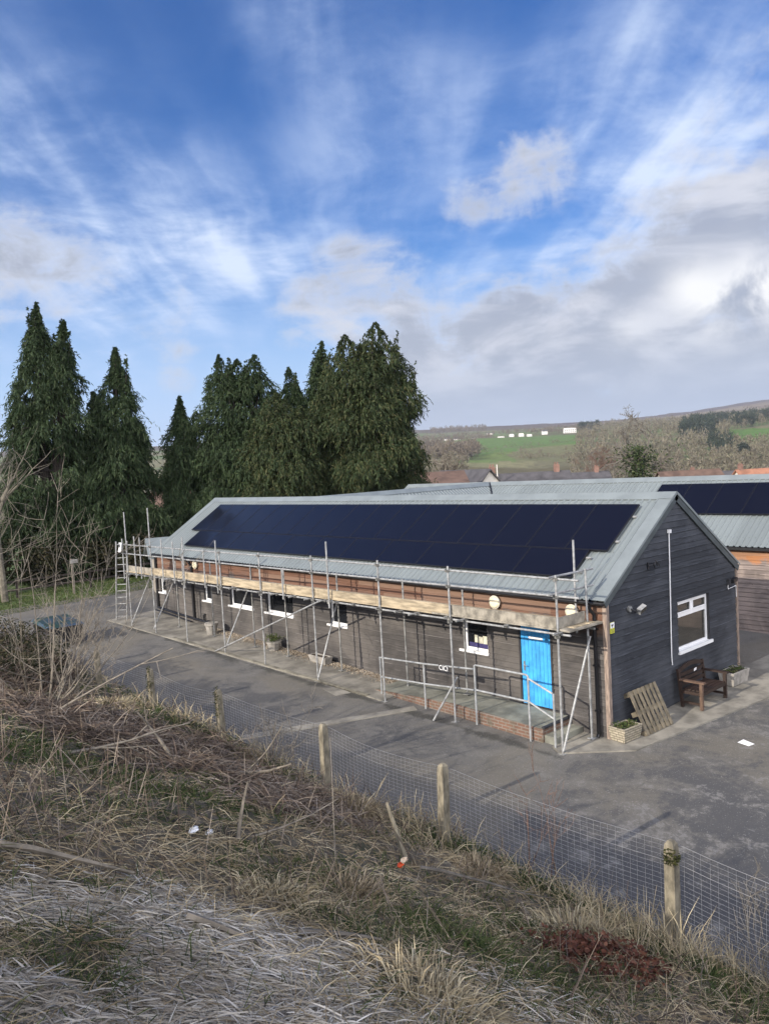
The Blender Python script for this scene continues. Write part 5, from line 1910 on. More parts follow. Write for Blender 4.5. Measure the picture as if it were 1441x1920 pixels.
def bare_tree(label, group, base, bz, H, seed, mat='twig_grey', depth=5, r=.16, trunkH=.3, lean=(0, 0), ivy=False, spread=.55, kids=(2, 4), cat='tree', name='bare_tree', n=5):
    rnd = np.random.RandomState(seed)
    t = thing(name, label, cat, (base[0], base[1], bz), group)
    tr = MB()
    p0 = np.array((base[0], base[1], bz - .1))
    p1 = p0 + np.array((lean[0], lean[1], 1)) * H * trunkH
    tr.tube([p0, (p0 + p1) / 2 + rnd.normal(0, .05, 3), p1], [r * 1.2, r, r * .85], 8)
    tr.build('trunk', M[mat], t)
    cr = MB()
    for k in range(rnd.randint(4, 6)):
        a = rnd.uniform(0, 6.28)
        d = np.array((math.cos(a) * spread, math.sin(a) * spread, rnd.uniform(.5, 1.1)))
        branchy(cr, p0 + (p1 - p0) * rnd.uniform(.75, 1.0), d, H * .33, r * .62, depth - 1, rnd, n=n, kids=kids, minr=(.035 if ivy else .018 if r > .17 else .005), wob=(.5 if ivy else .22))
    cr.build('crown', M[mat], t)
    if ivy:
        k = 800
        a, s = rnd.uniform(0, 6.28, k), rnd.rand(k)
        rr = np.abs(rnd.normal(0, 1, k)) * H * .15 * (.5 + .6 * s)
        pts = np.stack([base[0] + np.cos(a) * rr, base[1] + np.sin(a) * rr, bz + H * (.08 + .42 * s)], 1)
        leaf_cloud(rnd, pts, H * .030, M['leaf_ivy'], 'ivy', t, .3, 3)
    return t


bare_tree('slim leafless tree at the left edge, behind the conifers', None, (-3.6, 36.5), plane_z(-3.6, 36.5), 11.5, 21, 'twig_grey', 5, .13, .30)
bare_tree('slender pale leaning trunk at the left edge of the verge', None, (-3.5, 31.4), plane_z(-3.5, 31.4), 7.8, 22, 'bark_pale', 3, .15, .62, lean=(-.03, .03))


def shrub(label, group, x, y, w, h, seed, mat='leaf_under', n=420, twigs=8):
    rnd = np.random.RandomState(seed)
    z = plane_z(x, y)
    t = thing('shrub', label, 'shrub', (x, y, z), group)
    u = rnd.normal(0, 1, (n, 3))
    u /= np.linalg.norm(u, axis=1, keepdims=True)
    rad = rnd.uniform(.45, 1.0, n)[:, None] * (0.8 + .35 * np.sin(u[:, :1] * 4 + seed) * np.sin(u[:, 1:2] * 5))
    P = u * rad * np.array((w, w, h)) * .5 + np.array((x, y, z + h * .48))
    leaf_cloud(rnd, P, .20, M[mat], 'foliage', t, .35, 5)
    mb = MB()
    for k in range(twigs):
        a = rnd.uniform(0, 6.28)
        branchy(mb, (x + math.cos(a) * w * .1, y + math.sin(a) * w * .1, z), (math.cos(a) * .4, math.sin(a) * .4, 1), h * .7, .03, 1, rnd, 4)
    mb.build('stems', M['twig_grey'], t)
    return t


rs_ = random.Random(9)
SH = ['dark shrub under the far left conifer', 'dark shrub between the first two conifers', 'dark shrub below the pointed conifer', 'dark shrub under the smallest conifer',
      'dark shrub behind the scaffold ladder', 'dark shrub at the far end of the timber building', 'dark shrub under the broad conifer', 'dark shrub at the left edge below the bare tree']
for (x, y, w, h), lb in zip([(-.6, 33.9, 3.4, 3.0), (2.2, 33.5, 3.2, 2.6), (4.6, 32.9, 3.2, 2.7), (7.2, 32.6, 3.0, 2.8), (3.4, 32.1, 2.4, 1.7), (6.2, 30.9, 2.6, 1.9), (9.6, 30.3, 3.6, 2.6), (-3.4, 34.4, 3.4, 3.4)], SH):
    shrub(lb, 'undergrowth shrubs below the conifers', x, y, w, h, rs_.randint(1, 999))


def rail_fence():
    t = thing('rail_fence', 'low wooden post and rail fence along the verge under the conifers', 'fence', (0, 31.3, plane_z(0, 31.3)))
    a, b = np.array((-4.5, 32.2)), np.array((7.5, 29.9))
    n = 7
    P = [a + (b - a) * i / n for i in range(n + 1)]
    for q in P:
        z = plane_z(*q)
        mb = MB()
        mb.box(q[0] - .05, q[0] + .05, q[1] - .05, q[1] + .05, z - .1, z + 1.0)
        mb.build('post', M['bark'], t)
    for p, q in zip(P, P[1:]):
        for h in (.42, .85):
            mb = MB()
            mb.bar((*(p + (0, -.07)), plane_z(*p) + h), (*(q + (0, -.07)), plane_z(*q) + h), .03, .10)
            mb.build('rail', M['bark'], t)


rail_fence()


def signpost():
    x, y = -.55, 30.3
    z = plane_z(x, y)
    t = thing('sign_post', 'pale post with a small blank plate on top, standing on the verge', 'sign post', (x, y, z))
    mb = MB()
    mb.box(x - .045, x + .045, y - .045, y + .045, z - .1, z + 1.75)
    mb.build('post', M['twig'], t)
    mb = MB()
    mb.box(x - .10, x + .28, y - .065, y - .046, z + 1.52, z + 1.72)
    mb.build('plate', M['conc'], t)


signpost()


def house(name, label, cat, c, w, d, hw, hr, yaw, wall, roof, bz, windows=(), chimney=(), group=None, hip=False):
    """c = centre, w along yaw, d across; windows = (side, u, z, w, h) on the front (-v) or gable side (-u)"""
    t = thing(name, label, cat, (c[0], c[1], bz), group)
    ca, sa = math.cos(yaw), math.sin(yaw)
    def P(u, v, z):
        return (c[0] + u * ca - v * sa, c[1] + u * sa + v * ca, bz + z)
    mb = MB()
    a, b = w / 2, d / 2
    v = [P(-a, -b, 0), P(a, -b, 0), P(a, b, 0), P(-a, b, 0), P(-a, -b, hw), P(a, -b, hw), P(a, b, hw), P(-a, b, hw), P(-a, 0, hr), P(a, 0, hr)]
    f = [(0, 1, 5, 4), (2, 3, 7, 6), (3, 0, 4, 7), (1, 2, 6, 5)]
    if not hip:
        f += [(7, 4, 8), (5, 6, 9)]
    mb.add(v, f)
    mb.build('wall', wall, t)
    mb = MB()
    o = .3
    hp = (d / 2 if hip else -o)
    sl = (hr - hw) / b
    vs = [P(-a - o, -b - o, hw - o * sl), P(a + o, -b - o, hw - o * sl), P(a - hp, 0, hr + .06), P(-a + hp, 0, hr + .06), P(a + o, b + o, hw - o * sl), P(-a - o, b + o, hw - o * sl)]
    th = .14
    vs2 = [(x, y, z + th) for x, y, z in vs]
    fs = [(6, 7, 8, 9), (9, 8, 10, 11), (0, 3, 2, 1), (3, 5, 4, 2), (0, 1, 7, 6), (4, 5, 11, 10), (0, 6, 9, 3), (3, 9, 11, 5), (1, 2, 8, 7), (2, 4, 10, 8)]
    mb.add(vs + vs2, fs)
    if hip:
        mb.add([vs2[1], vs2[4], vs2[2], vs2[0], vs2[5], vs2[3]], [(0, 1, 2), (4, 3, 5)])
    rf = mb.build('roof', roof, t)
    for side, u, z, ww, hh in windows:
        mb = MB()
        if side == 'f':
            q = [P(u - ww / 2, -b - .04, z), P(u + ww / 2, -b - .04, z), P(u + ww / 2, -b - .04, z + hh), P(u - ww / 2, -b - .04, z + hh)]
            q2 = [P(u - ww / 2, -b + .02, z), P(u + ww / 2, -b + .02, z), P(u + ww / 2, -b + .02, z + hh), P(u - ww / 2, -b + .02, z + hh)]
        else:
            q = [P(-a - .04, u + ww / 2, z), P(-a - .04, u - ww / 2, z), P(-a - .04, u - ww / 2, z + hh), P(-a - .04, u + ww / 2, z + hh)]
            q2 = [P(-a + .02, u + ww / 2, z), P(-a + .02, u - ww / 2, z), P(-a + .02, u - ww / 2, z + hh), P(-a + .02, u + ww / 2, z + hh)]
        mb.add(q + q2, [(0, 1, 2, 3), (0, 4, 5, 1), (3, 2, 6, 7), (0, 3, 7, 4), (1, 5, 6, 2)])
        mb.build('window', M['glass'], t)
    for u, s in chimney:
        mb = MB()
        mb.obox(P(u, 0, hr + .35), np.array((ca, sa, 0)) * .4 * s, np.array((-sa, ca, 0)) * .3 * s, (0, 0, .75 * s))
        for q in (-.18, .18):
            mb.tube([P(u + q * s, 0, hr + 1.0 * s), P(u + q * s, 0, hr + 1.5 * s)], .11 * s, 6)
        mb.build('chimney', M['brickfar'], rf)
    return t


M['brickfar'] = simple('far_brick', (0.19, 0.11, 0.085), .9, 0, .3, 1.5)
M['slate'] = simple('dark_slate', (0.075, 0.07, 0.072), .7, 0, .35, .8)
M['browntile'] = simple('brown_tile', (0.12, 0.075, 0.055), .8, 0, .35, .8)
M['redtile'] = simple('orange_tile', (0.30, 0.14, 0.085), .8, 0, .25, .8)
M['render'] = simple('pale_render', (0.62, 0.58, 0.52), .9, 0, .1, .5)
M['whitewash'] = simple('white_render', (0.62, 0.60, 0.57), .9, 0, .06, .5)
M['stonefar'] = simple('grey_stone', (0.30, 0.27, 0.23), .9, 0, .25, .8)


def at_px(x, y, dist):
    """world point found once from the photograph, at a chosen distance"""
    d = CF * F_PX + CR * (x - 720.5) - CU * (y - 960)
    return CAM + d * (dist / F_PX)


def far_place(x, r):
    a = math.atan2(x - 720.5, F_PX)
    # the slight roll of the camera moves far things a little sideways
    return CAM[0] + r * math.sin(a + YAW), CAM[1] + r * math.cos(a + YAW)


VY = math.atan2(-CR[0], CR[1]) + math.pi / 2          # yaw of a wall that faces the camera
FACE = -YAW


def near_house(name, label, cat, px, py_top, dist, w, d, hw, hr, yaw, wall, roof, **k):
    p = at_px(px, py_top, dist)
    return house(name, label, cat, (p[0], p[1]), w, d, hw, hr, yaw, wall, roof, p[2] - hr, **k)


near_house('brick_house', 'red brick house glimpsed right of the largest conifer', 'house', 818, 888, 78, 5.0, 6, 4.6, 5.6, FACE + .05, M['brickfar'], M['browntile'],
           windows=[('f', -.9, 3.2, .8, 1.1), ('f', .6, 3.2, .9, 1.1)], chimney=[(-1.9, 1.0)])
near_house('gabled_house', 'pale house showing one gable with dark barge boards above the metal roof', 'house', 869, 884, 86, 12, 4.6, 4.0, 6.6, FACE + math.pi / 2 + .35, M['render'], M['slate'],
           windows=[('g', 0, 3.9, .8, 1.1)])
near_house('slate_house', 'long low house with dark roof and a small brick chimney', 'house', 960, 890, 92, 13, 8, 3.9, 6.4, FACE - .04, M['stonefar'], M['slate'], chimney=[(-2.4, .9), (5.2, .8)])
near_house('slate_house', 'low dark-roofed house left of the ivy tree', 'house', 1056, 890, 100, 11, 8, 3.9, 6.2, FACE - .02, M['stonefar'], M['slate'], chimney=[(4.2, .7)])
near_house('slate_house', 'low brown-roofed house right of the ivy tree', 'house', 1290, 884, 105, 8, 8, 3.9, 6.4, FACE + .04, M['stonefar'], M['browntile'])
near_house('slate_house', 'long grey-roofed house left of the orange roof', 'house', 1362, 885, 112, 14, 8, 3.9, 6.2, FACE, M['stonefar'], M['slate'], chimney=[(-5, .7)])
near_house('tiled_house', 'house with an orange tiled roof at the right edge', 'house', 1420, 881, 100, 5.4, 7, 3.9, 6.2, FACE + .03, M['render'], M['redtile'], chimney=[(-2.3, .7), (2.4, .9)])
near_house('cream_house', 'cream house glimpsed between the conifer trunks', 'house', 335, 925, 70, 9, 7, 4.0, 6.4, FACE, M['render'], M['browntile'])
near_house('outbuilding', 'small pale outbuilding just beyond the far end of the timber building', 'outbuilding', 303, 1015, 37, 0.9, 1.4, 1.9, 2.4, FACE + .4, M['stonefar'], M['flash'])
mb = MB()
p = at_px(931, 876, 90)
mb.tube([p + np.array((0, 0, -5.5)), p + np.array((0, 0, .3))], [.09, .06], 8)
tag(mb.build('pole', M['render'], loc=p + np.array((0, 0, -5.5))), 'thin pale pole standing between the dark roofs', 'pole')

# white houses along the top of the green field
WH = [(945, 1520, 12, 7, 2.3, 3.6, 'white long house at the left end of the row above the green field'),
      (965, 1530, 8, 8, 2.6, 5.6, 'white gabled house, second in the row above the green field'),
      (983, 1530, 9, 8, 2.6, 6.4, 'tallest gabled white house in the row above the green field'),
      (998, 1520, 9, 7, 2.5, 4.6, 'white house at the right end of the row above the green field')]
for px, r, w, d, hw, hr, lb in WH:
    x, y = far_place(px, r)
    house('white_house', lb, 'house', (x, y), w, d, hw, hr, FACE + .05, M['whitewash'], M['render'], float(ground_z(x, y)) - .2, group='white houses above the green field')
for px, r, w, d, hw, hr, lb, wl in [(1027, 1540, 10, 9, 6.5, 9.0, 'white two-storey house with dark windows left of the long white one', 'whitewash'),
                                (1074, 1560, 23, 10, 7.5, 10.0, 'long white many-windowed house below the dark firs', 'whitewash'),
                                (862, 1560, 14, 8, 4.5, 6.5, 'pale dark-roofed cottage above the left wood, the right-hand one of two', 'render'),
                                (845, 1580, 11, 8, 4.0, 6.0, 'pale dark-roofed cottage above the left wood, the left-hand one of two', 'render'),
                                (895, 1600, 9, 8, 3.5, 5.5, 'small pale cottage alone among trees, left of the white row', 'render'),
                                (925, 2050, 16, 8, 4.0, 6.0, 'tiny pale farmhouse higher up the hill', 'render'),
                                (1432, 520, 11, 7, 3.6, 5.4, 'white bungalow at the right edge below the green field', 'whitewash'),
                                (1391, 640, 4, 4, 4.2, 5.0, 'tiny white cottage below the lone dark tree', 'whitewash')]:
    x, y = far_place(px, r)
    wins = [('f', (i + .5) / 6 * w - w / 2, z, w * .07, 1.6) for i in range(6) for z in (1.2, 5.0) if z + 1.6 < hw] if hw > 7 else []
    house('far_house', lb, 'house', (x, y), w, d, hw, hr, FACE + .04, M[wl], M['slate'] if hw < 7 else M['render'], float(ground_z(x, y)) - .3, windows=wins)


# ------------------------------------------------------------------ far woods (nobody could count these trees)
M['wood_bare'] = island('bare_wood_twigs', [(0.075, 0.058, 0.046), (0.12, 0.095, 0.072), (0.17, 0.14, 0.105), (0.21, 0.185, 0.14)], .95)
M['wood_brown'] = island('brown_wood_twigs', [(0.085, 0.070, 0.050), (0.145, 0.125, 0.09), (0.20, 0.175, 0.13), (0.15, 0.15, 0.085), (0.24, 0.21, 0.16)], .95)
M['wood_fir'] = island('fir_wood_twigs', [(0.016, 0.026, 0.020), (0.030, 0.043, 0.030), (0.055, 0.066, 0.044)], .95)


def wood(name, label, mat, spots, seed, per=70, flat=1.0):
    """spots: list of (x,y,height,width)"""
    rnd = np.random.RandomState(seed)
    sp = np.array(spots)
    n = len(sp)
    u = rnd.normal(0, 1, (n, per, 3))
    u /= np.linalg.norm(u, axis=2, keepdims=True)
    rad = rnd.uniform(.35, 1.0, (n, per, 1))
    h = sp[:, 2][:, None]
    w = sp[:, 3][:, None]
    z0 = ground_z(sp[:, 0], sp[:, 1])[:, None]
    P = np.stack([sp[:, 0][:, None] + u[..., 0] * rad[..., 0] * w * .5, sp[:, 1][:, None] + u[..., 1] * rad[..., 0] * w * .5,
                  z0 + h * .56 + u[..., 2] * rad[..., 0] * h * .46], -1).reshape(-1, 3)
    D = rnd.normal(0, .5, P.shape)
    D[:, 2] += .8 * flat
    S = np.repeat(sp[:, 2], per)
    parts = []
    ribbons('x', P, D, S * rnd.uniform(.12, .26, len(P)), S * rnd.uniform(.02, .06, len(P)), np.zeros(len(P)), None, None, rnd, join=parts)
    # trunks
    T = np.stack([sp[:, 0], sp[:, 1], z0[:, 0] - .3], 1)
    Dt = np.tile(np.array([[0, 0, 1.0]]), (n, 1)) + rnd.normal(0, .05, (n, 3))
    for _ in range(2):
        ribbons('x', T, Dt, sp[:, 2] * .7, sp[:, 2] * .035, np.zeros(n), None, None, rnd, join=parts)
    tag(joined(name, parts, mat), label, 'woodland', kind='stuff')


def scatter(seed, n, px0, px1, r0, r1, h0, h1, fr=1.0, ok=None):
    rnd = np.random.RandomState(seed)
    out = []
    while len(out) < n:
        px = rnd.uniform(px0, px1)
        r = math.exp(rnd.uniform(math.log(r0), math.log(r1)))
        x, y = far_place(px, r)
        if ok is None or ok(px, r, x, y):
            h = rnd.uniform(h0, h1)
            out.append((x, y, h, h * rnd.uniform(.55, .95) * fr))
    return out


wood('bare_wood', 'grey-brown leafless wood on the hillside beside the green field, left', M['wood_bare'],
     scatter(1, 330, 770, 902, 800, 1130, 10, 16, ok=lambda px, r, x, y: px < 900 - (r - 800) * .03 + 14 * math.sin(r * .03)), 31, 80)
wood('valley_wood', 'brown leafless trees filling the valley behind the house roofs', M['wood_brown'],
     scatter(2, 150, 700, 1500, 190, 420, 5, 9) + scatter(22, 380, 700, 1500, 420, 640, 7, 12, ok=lambda px, r, x, y: px < 870 or px > 1075 or r < 470) + scatter(12, 240, 780, 1500, 640, 780, 7, 12, ok=lambda px, r, x, y: px < 880 or px > 1075), 32, 110)
wood('hillside_wood', 'brown leafless woodland over the right-hand hillside', M['wood_brown'],
     scatter(3, 900, 1085, 1520, 760, 2300, 10, 17, ok=lambda px, r, x, y: not (px > 1370 and 840 < r < 1100)) + scatter(13, 40, 980, 1120, 760, 900, 4, 7), 33, 60)
wood('fir_wood', 'dark conifer plantation on the right-hand hillside', M['wood_fir'],
     scatter(4, 120, 1282, 1342, 950, 1250, 15, 22, .6) + scatter(5, 150, 1345, 1500, 1120, 1700, 14, 20, .6) + scatter(6, 40, 1090, 1130, 1580, 1700, 15, 20, .6)
     + scatter(16, 25, 1335, 1372, 700, 900, 12, 18, .7), 34, 90)
wood('ridge_wood', 'thin tree belts and hedges along the upper hillside', M['wood_bare'],
     scatter(7, 260, 790, 1100, 1640, 2300, 7, 12) + scatter(8, 160, 815, 920, 2500, 2850, 12, 18) + scatter(9, 120, 790, 930, 1480, 1640, 7, 11)
     + scatter(10, 60, 1000, 1110, 1560, 1680, 9, 13) + scatter(17, 90, 1080, 1500, 2300, 3000, 9, 13), 35, 45)
def hedge_line(pa, ra, pb, rb, n, seed):
    rnd = np.random.RandomState(seed)
    out = []
    for k in range(n):
        f = k / (n - 1)
        x, y = far_place(pa + (pb - pa) * f, (ra + (rb - ra) * f) * rnd.uniform(.992, 1.008))
        h = rnd.uniform(1.8, 3.6) if rnd.rand() < .85 else rnd.uniform(5, 8)
        out.append((x, y, h, h * 1.5))
    return out


HG = []
for k, q in enumerate([(896, 1060, 1010, 985, 46), (1000, 985, 1085, 1010, 30), (905, 1470, 1090, 1455, 60), (880, 930, 985, 800, 40), (985, 800, 1080, 830, 36), (930, 1500, 1000, 2200, 40),
                       (1000, 2250, 1110, 2150, 46), (900, 2250, 1010, 2300, 46), (820, 1500, 905, 1480, 30), (1050, 1640, 1090, 2250, 34), (1370, 1085, 1460, 1075, 24), (1360, 840, 1460, 850, 30), (960, 1240, 1000, 1232, 6)]):
    HG += hedge_line(*q, 200 + k)
wood('hedgerows', 'dark hedge lines dividing the fields across the valley', M['wood_bare'], HG, 36, 40)
x, y = far_place(1396, 660)
bare_z = float(ground_z(x, y))
t_ = thing('dark_tree', 'lone rounded dark evergreen beside the green field at the right', 'tree', (x, y, bare_z))
r_ = np.random.RandomState(77)
u_ = r_.normal(0, 1, (900, 3))
u_ /= np.linalg.norm(u_, axis=1, keepdims=True)
leaf_cloud(r_, u_ * r_.uniform(.5, 1, (900, 1)) * np.array((5.0, 5.0, 5.6)) + np.array((x, y, bare_z + 7.2)), 1.1, M['wood_fir'], 'crown', t_, .3, 2)
mb = MB()
mb.tube([(x, y, bare_z - .2), (x, y, bare_z + 5)], [.4, .25], 6)
mb.build('trunk', M['bark'], t_)

# the nearer leafless trees just beyond the houses
for k, (px, py, dist, H, lb, ivy, mt, sp) in enumerate([
        (1196, 905, 125, 13.5, 'gnarled ivy-covered tree rising above the metal roof ridge', True, 'twig_grey', .95),
        (1112, 905, 140, 8.5, 'russet leafless tree left of the ivy-covered one', False, 'twig_red', .8),
        (1150, 905, 170, 9.5, 'pale leafless tree directly behind the ivy-covered one', False, 'twig_grey', .7),
        (1248, 905, 128, 6.5, 'low spreading leafless tree right of the ivy-covered one', False, 'twig', .9),
        (842, 900, 105, 6.0, 'bushy pale tree between the brick house and the gabled house', False, 'twig', .6)]):
    p = at_px(px, py, dist)
    bare_tree(lb, None, (p[0], p[1]), p[2] - 2.0, H + 2.0, 50 + k, mt, 6, .42 if ivy else .2, .35, ivy=ivy, spread=sp, kids=(2, 4) if ivy else (3, 4), n=4)

# ------------------------------------------------------------------ foreground: fence, grass, brushwood
def wire_fence():
    t = thing('wire_fence', 'square mesh wire fence on lichened square posts between bank and yard', 'fence', (-7.1, 0, 1.0))
    X = -7.1
    ys = [-8.6, -5.28, -2.0, 0.68, 4.06, 7.1, 10.2, 13.2, 16.3, 19.4]
    zt = [2.17, 2.157, 2.13, 2.10, 2.05, 1.97, 1.95, 1.95, 2.0, 2.0]
    rnd = np.random.RandomState(3)
    for k, (y, z1) in enumerate(zip(ys, zt)):
        z0 = float(bank_z(X, y)) - .25
        lx, ly = rnd.uniform(-.03, .03, 2)
        w = .056
        mb = MB()
        L = []
        for q, f in ((0, 1.12), (.5, 1.04), (.93, .98), (.975, .86), (1.0, .45)):
            z = z0 + (z1 - z0) * q
            cx, cy = X + lx * (1 - q), y + ly * (1 - q)
            L.append([(cx - w * f, cy - w * f, z), (cx + w * f, cy - w * f, z), (cx + w * f, cy + w * f, z), (cx - w * f, cy + w * f, z)])
        vs = [p for r_ in L for p in r_]
        fs = [(i * 4 + j, i * 4 + (j + 1) % 4, (i + 1) * 4 + (j + 1) % 4, (i + 1) * 4 + j) for i in range(4) for j in range(4)] + [(16, 17, 18, 19)]
        mb.add(vs, fs)
        p = mb.build('post', M['post'], t)
        if k in (1, 4, 5):
            m2 = rnd.normal(0, 1, (70, 3))
            m2 /= np.linalg.norm(m2, axis=1, keepdims=True)
            c = np.array((X - .05, y - .03, z1 - (.16 if k == 1 else .25)))
            pts = c + m2 * np.array((.05, .06, .08 if k == 1 else .3))
            leaf_cloud(rnd, pts, .035, M['moss_leaf'], 'moss', p, 0, 3)
    top = lambda y: np.interp(y, ys, zt) - .07
    def sag(y):
        i = int(np.clip(np.searchsorted(ys, y) - 1, 0, len(ys) - 2))
        f = (y - ys[i]) / (ys[i + 1] - ys[i])
        return -.10 * 4 * f * (1 - f) * (0.6 if i % 2 else 1.0)
    xo = X + .075
    yy = np.arange(-10.5, 19.4, .09)
    wob = (vnoise(yy, yy * 0 + 3, 1.1, 3) - .5) * .09
    V, Fc = [], []
    def strand(P, r_):
        """thin three-sided wire"""
        P = np.asarray(P)
        n = len(P)
        k = sum(len(v) for v in V)
        d = np.gradient(P, axis=0)
        d /= np.linalg.norm(d, axis=1, keepdims=True)
        a = np.cross(d, (1.0, .2, .1))
        a /= np.linalg.norm(a, axis=1, keepdims=True)
        b = np.cross(d, a)
        V.append(np.concatenate([P + r_ * (math.cos(q) * a + math.sin(q) * b) for q in (0, 2.09, 4.19)]))
        i = np.arange(n - 1)
        for j in range(3):
            j2 = (j + 1) % 3
            Fc.append(np.stack([k + j * n + i, k + j2 * n + i, k + j2 * n + i + 1, k + j * n + i + 1], 1))
    tops = np.array([top(y) + sag(y) for y in yy])
    rows = 20
    sub = slice(None, None, 3)
    for q in range(rows):
        z = tops - q * .052
        strand(np.stack([xo + wob * (1 - q / rows), yy, z], 1)[sub], .0028 if q in (0, 4, 15) else .0014)
    for i, y in enumerate(yy):
        strand(np.array([(xo + wob[i] * (1 - q), y + .006 * math.sin(i * 3.1), tops[i] - q * (rows - 1) * .052) for q in (0, .5, 1)]), .0012)
    np_mesh('wire_mesh', np.concatenate(V), np.concatenate(Fc), M['wire'], t)


M['moss_leaf'] = island('moss_tufts', [(0.022, 0.026, 0.008), (0.05, 0.055, 0.016), (0.10, 0.095, 0.03)], .95)
wire_fence()


def near_points(rnd, n, mask, r0=2.0, r1=24.0, xlo=-17.0, xhi=-5.5, spread=52):
    """bank spots, denser towards the viewer's path so near blades are not sparse"""
    out = []
    got = 0
    while got < n:
        m = n * 3
        r = np.exp(rnd.uniform(math.log(r0), math.log(r1), m))
        a = np.radians(rnd.uniform(-spread, spread, m)) + YAW
        x, y = CAM[0] + r * np.sin(a), CAM[1] + r * np.cos(a)
        ok = (x > xlo) & (x < xhi) & (rnd.rand(m) < mask(x, y) * (1 - .9 * np.clip(ditch_mask(x, y) * 1.7, 0, 1)))
        out.append(np.stack([x[ok], y[ok], r[ok]], 1))
        got += int(ok.sum())
    return np.concatenate(out)[:n]


def sm(v, a, b):
    k = np.clip((v - a) / (b - a), 0, 1)
    return k * k * (3 - 2 * k)


def ell(x, y, cx, cy, rx, ry, rot=0.0, soft=.5):
    c, s_ = math.cos(rot), math.sin(rot)
    u, v = (x - cx) * c + (y - cy) * s_, -(x - cx) * s_ + (y - cy) * c
    d = np.sqrt((u / rx) ** 2 + (v / ry) ** 2)
    return 1 - sm(d, 1 - soft, 1 + soft)


def straw_mask(x, y):
    return np.maximum(ell(x, y, -13.1, -5.9, 1.3, 1.5, 0, .55), .25 * ell(x, y, -11.4, -6.6, 1.4, .8, .5, .7)) * sm(vnoise(x, y, .55, 4), .36, .60)


def brush_mask(x, y):
    return np.maximum(ell(x, y, -9.5, 2.4, 1.5, 3.2, .25, .5), .45 * ell(x, y, -9.2, -1.2, 1.0, 1.2, 0, .6)) * (.4 + .6 * sm(vnoise(x + 7, y, .8, 3), .4, .6))


def ditch_mask(x, y):
    d = (x + 11.6) * 0.62 + (y + 2.3) * 0.78
    a = (x + 11.6) * 0.78 - (y + 2.3) * 0.62
    return np.maximum(np.exp(-(d / 0.24) ** 2) * np.exp(-(a / 1.25) ** 2), np.exp(-(((x + 10.45) / .42) ** 2 + ((y - .5) / .5) ** 2)))


def green_mask(x, y):
    g = sm(vnoise(x + 20, y + 3, .9, 4), .46, .60)
    z = np.maximum.reduce([ell(x, y, -6.6, -4.5, .9, 5.0, 0, .4), ell(x, y, -9.3, -5.2, 1.0, .9, 0, .5) * .9, ell(x, y, -7.0, -6.6, 1.1, 1.0, 0, .5),
                           ell(x, y, -10.4, -1.6, .9, .9, 0, .6) * .8, ell(x, y, -7.2, 6, .8, 6, 0, .5) * .7, ell(x, y, -11.3, -.5, 1.0, 1.2, 0, .5) * .6])
    return np.clip(.25 * g + z * (.35 + .65 * g), 0, 1)


def grass(name, label, n, mask, seed, mat, L, W, el, G, lod=.0011, **kw):
    rnd = np.random.RandomState(seed)
    p = near_points(rnd, n, mask, **kw)
    n = len(p)
    x, y, r = p.T
    z = bank_z(x, y) - .012 + grass.lift * rnd.rand(n)
    az = rnd.uniform(0, 6.283, n) if 'lay' not in grass.__dict__ or grass.lay is None else grass.lay + rnd.normal(0, .75, n) + (rnd.rand(n) < .5) * math.pi
    e = np.radians(np.clip(rnd.normal(el[0], el[1], n), -4, 88))
    D = np.stack([np.cos(az) * np.cos(e), np.sin(az) * np.cos(e), np.sin(e)], 1)
    # the bank's own slope
    D[:, 2] += -D[:, 0] * .42 * np.cos(e)
    l = rnd.uniform(L[0], L[1], n)
    w = np.maximum(rnd.uniform(W[0], W[1], n), r * lod)
    o = ribbons(name, np.stack([x, y, z], 1), D, l, w, np.full(n, G) * rnd.uniform(.4, 1.4, n), M[mat], None, rnd)
    return tag(o, label, 'grass', kind='stuff')


grass.lay = None
grass.lift = 0.0
base_m = lambda x, y: (1 - .55 * straw_mask(x, y)) * (1 - .97 * np.clip(ditch_mask(x, y) * 1.7, 0, 1)) * (1 - .55 * brush_mask(x, y))
grass('thatch', 'matted brown winter grass covering the bank', 130000, base_m, 41, 'brown', (.10, .30), (.003, .006), (14, 14), .35)
grass('dry_grass', 'pale dry grass stems scattered over the bank', 80000, lambda x, y: base_m(x, y) * (.25 + .75 * sm(vnoise(x, y + 50, .8, 4), .45, .6)) * (1 - .6 * green_mask(x, y)), 42, 'dry',
      (.14, .42), (.002, .004), (16, 18), .55, lod=.0009)
grass('green_grass', 'green grass growing through the thatch near the fence', 62000, lambda x, y: green_mask(x, y) * (1 - .8 * np.clip(2 * straw_mask(x, y), 0, 1)), 43, 'green', (.12, .34), (.003, .006), (50, 20), .8)
grass.lay = -.62
grass.lift = .055
grass('straw', 'flattened pale straw lying at the front left of the bank', 40000, straw_mask, 44, 'straw', (.05, .20), (.0035, .008), (6, 10), .22, r0=2.4, r1=8, lod=.0011)
grass.lay = None
grass.lift = .16
grass('dead_leaves', 'patch of dead red-brown leaves below the nearest fence post', 1900, lambda x, y: ell(x, y, -8.62, -5.35, .50, .44, 0, .7) * sm(vnoise(x, y, .25, 3), .3, .6), 45, 'litter_leaf', (.03, .06), (.018, .034), (15, 25), .3, r0=6, r1=12)['category'] = 'dead leaves'
grass('fence_grass', 'tall dry grass standing along both sides of the wire fence', 2300, lambda x, y: ell(x, y, -7.15, 0, .75, 14, 0, .5) * (.12 + .88 * sm(vnoise(x, y + 30, 1.3, 3), .50, .66)), 48, 'dry',
      (.22, .66), (.002, .004), (62, 17), .45, r0=5, r1=30, lod=.0008)
grass.lift = .20
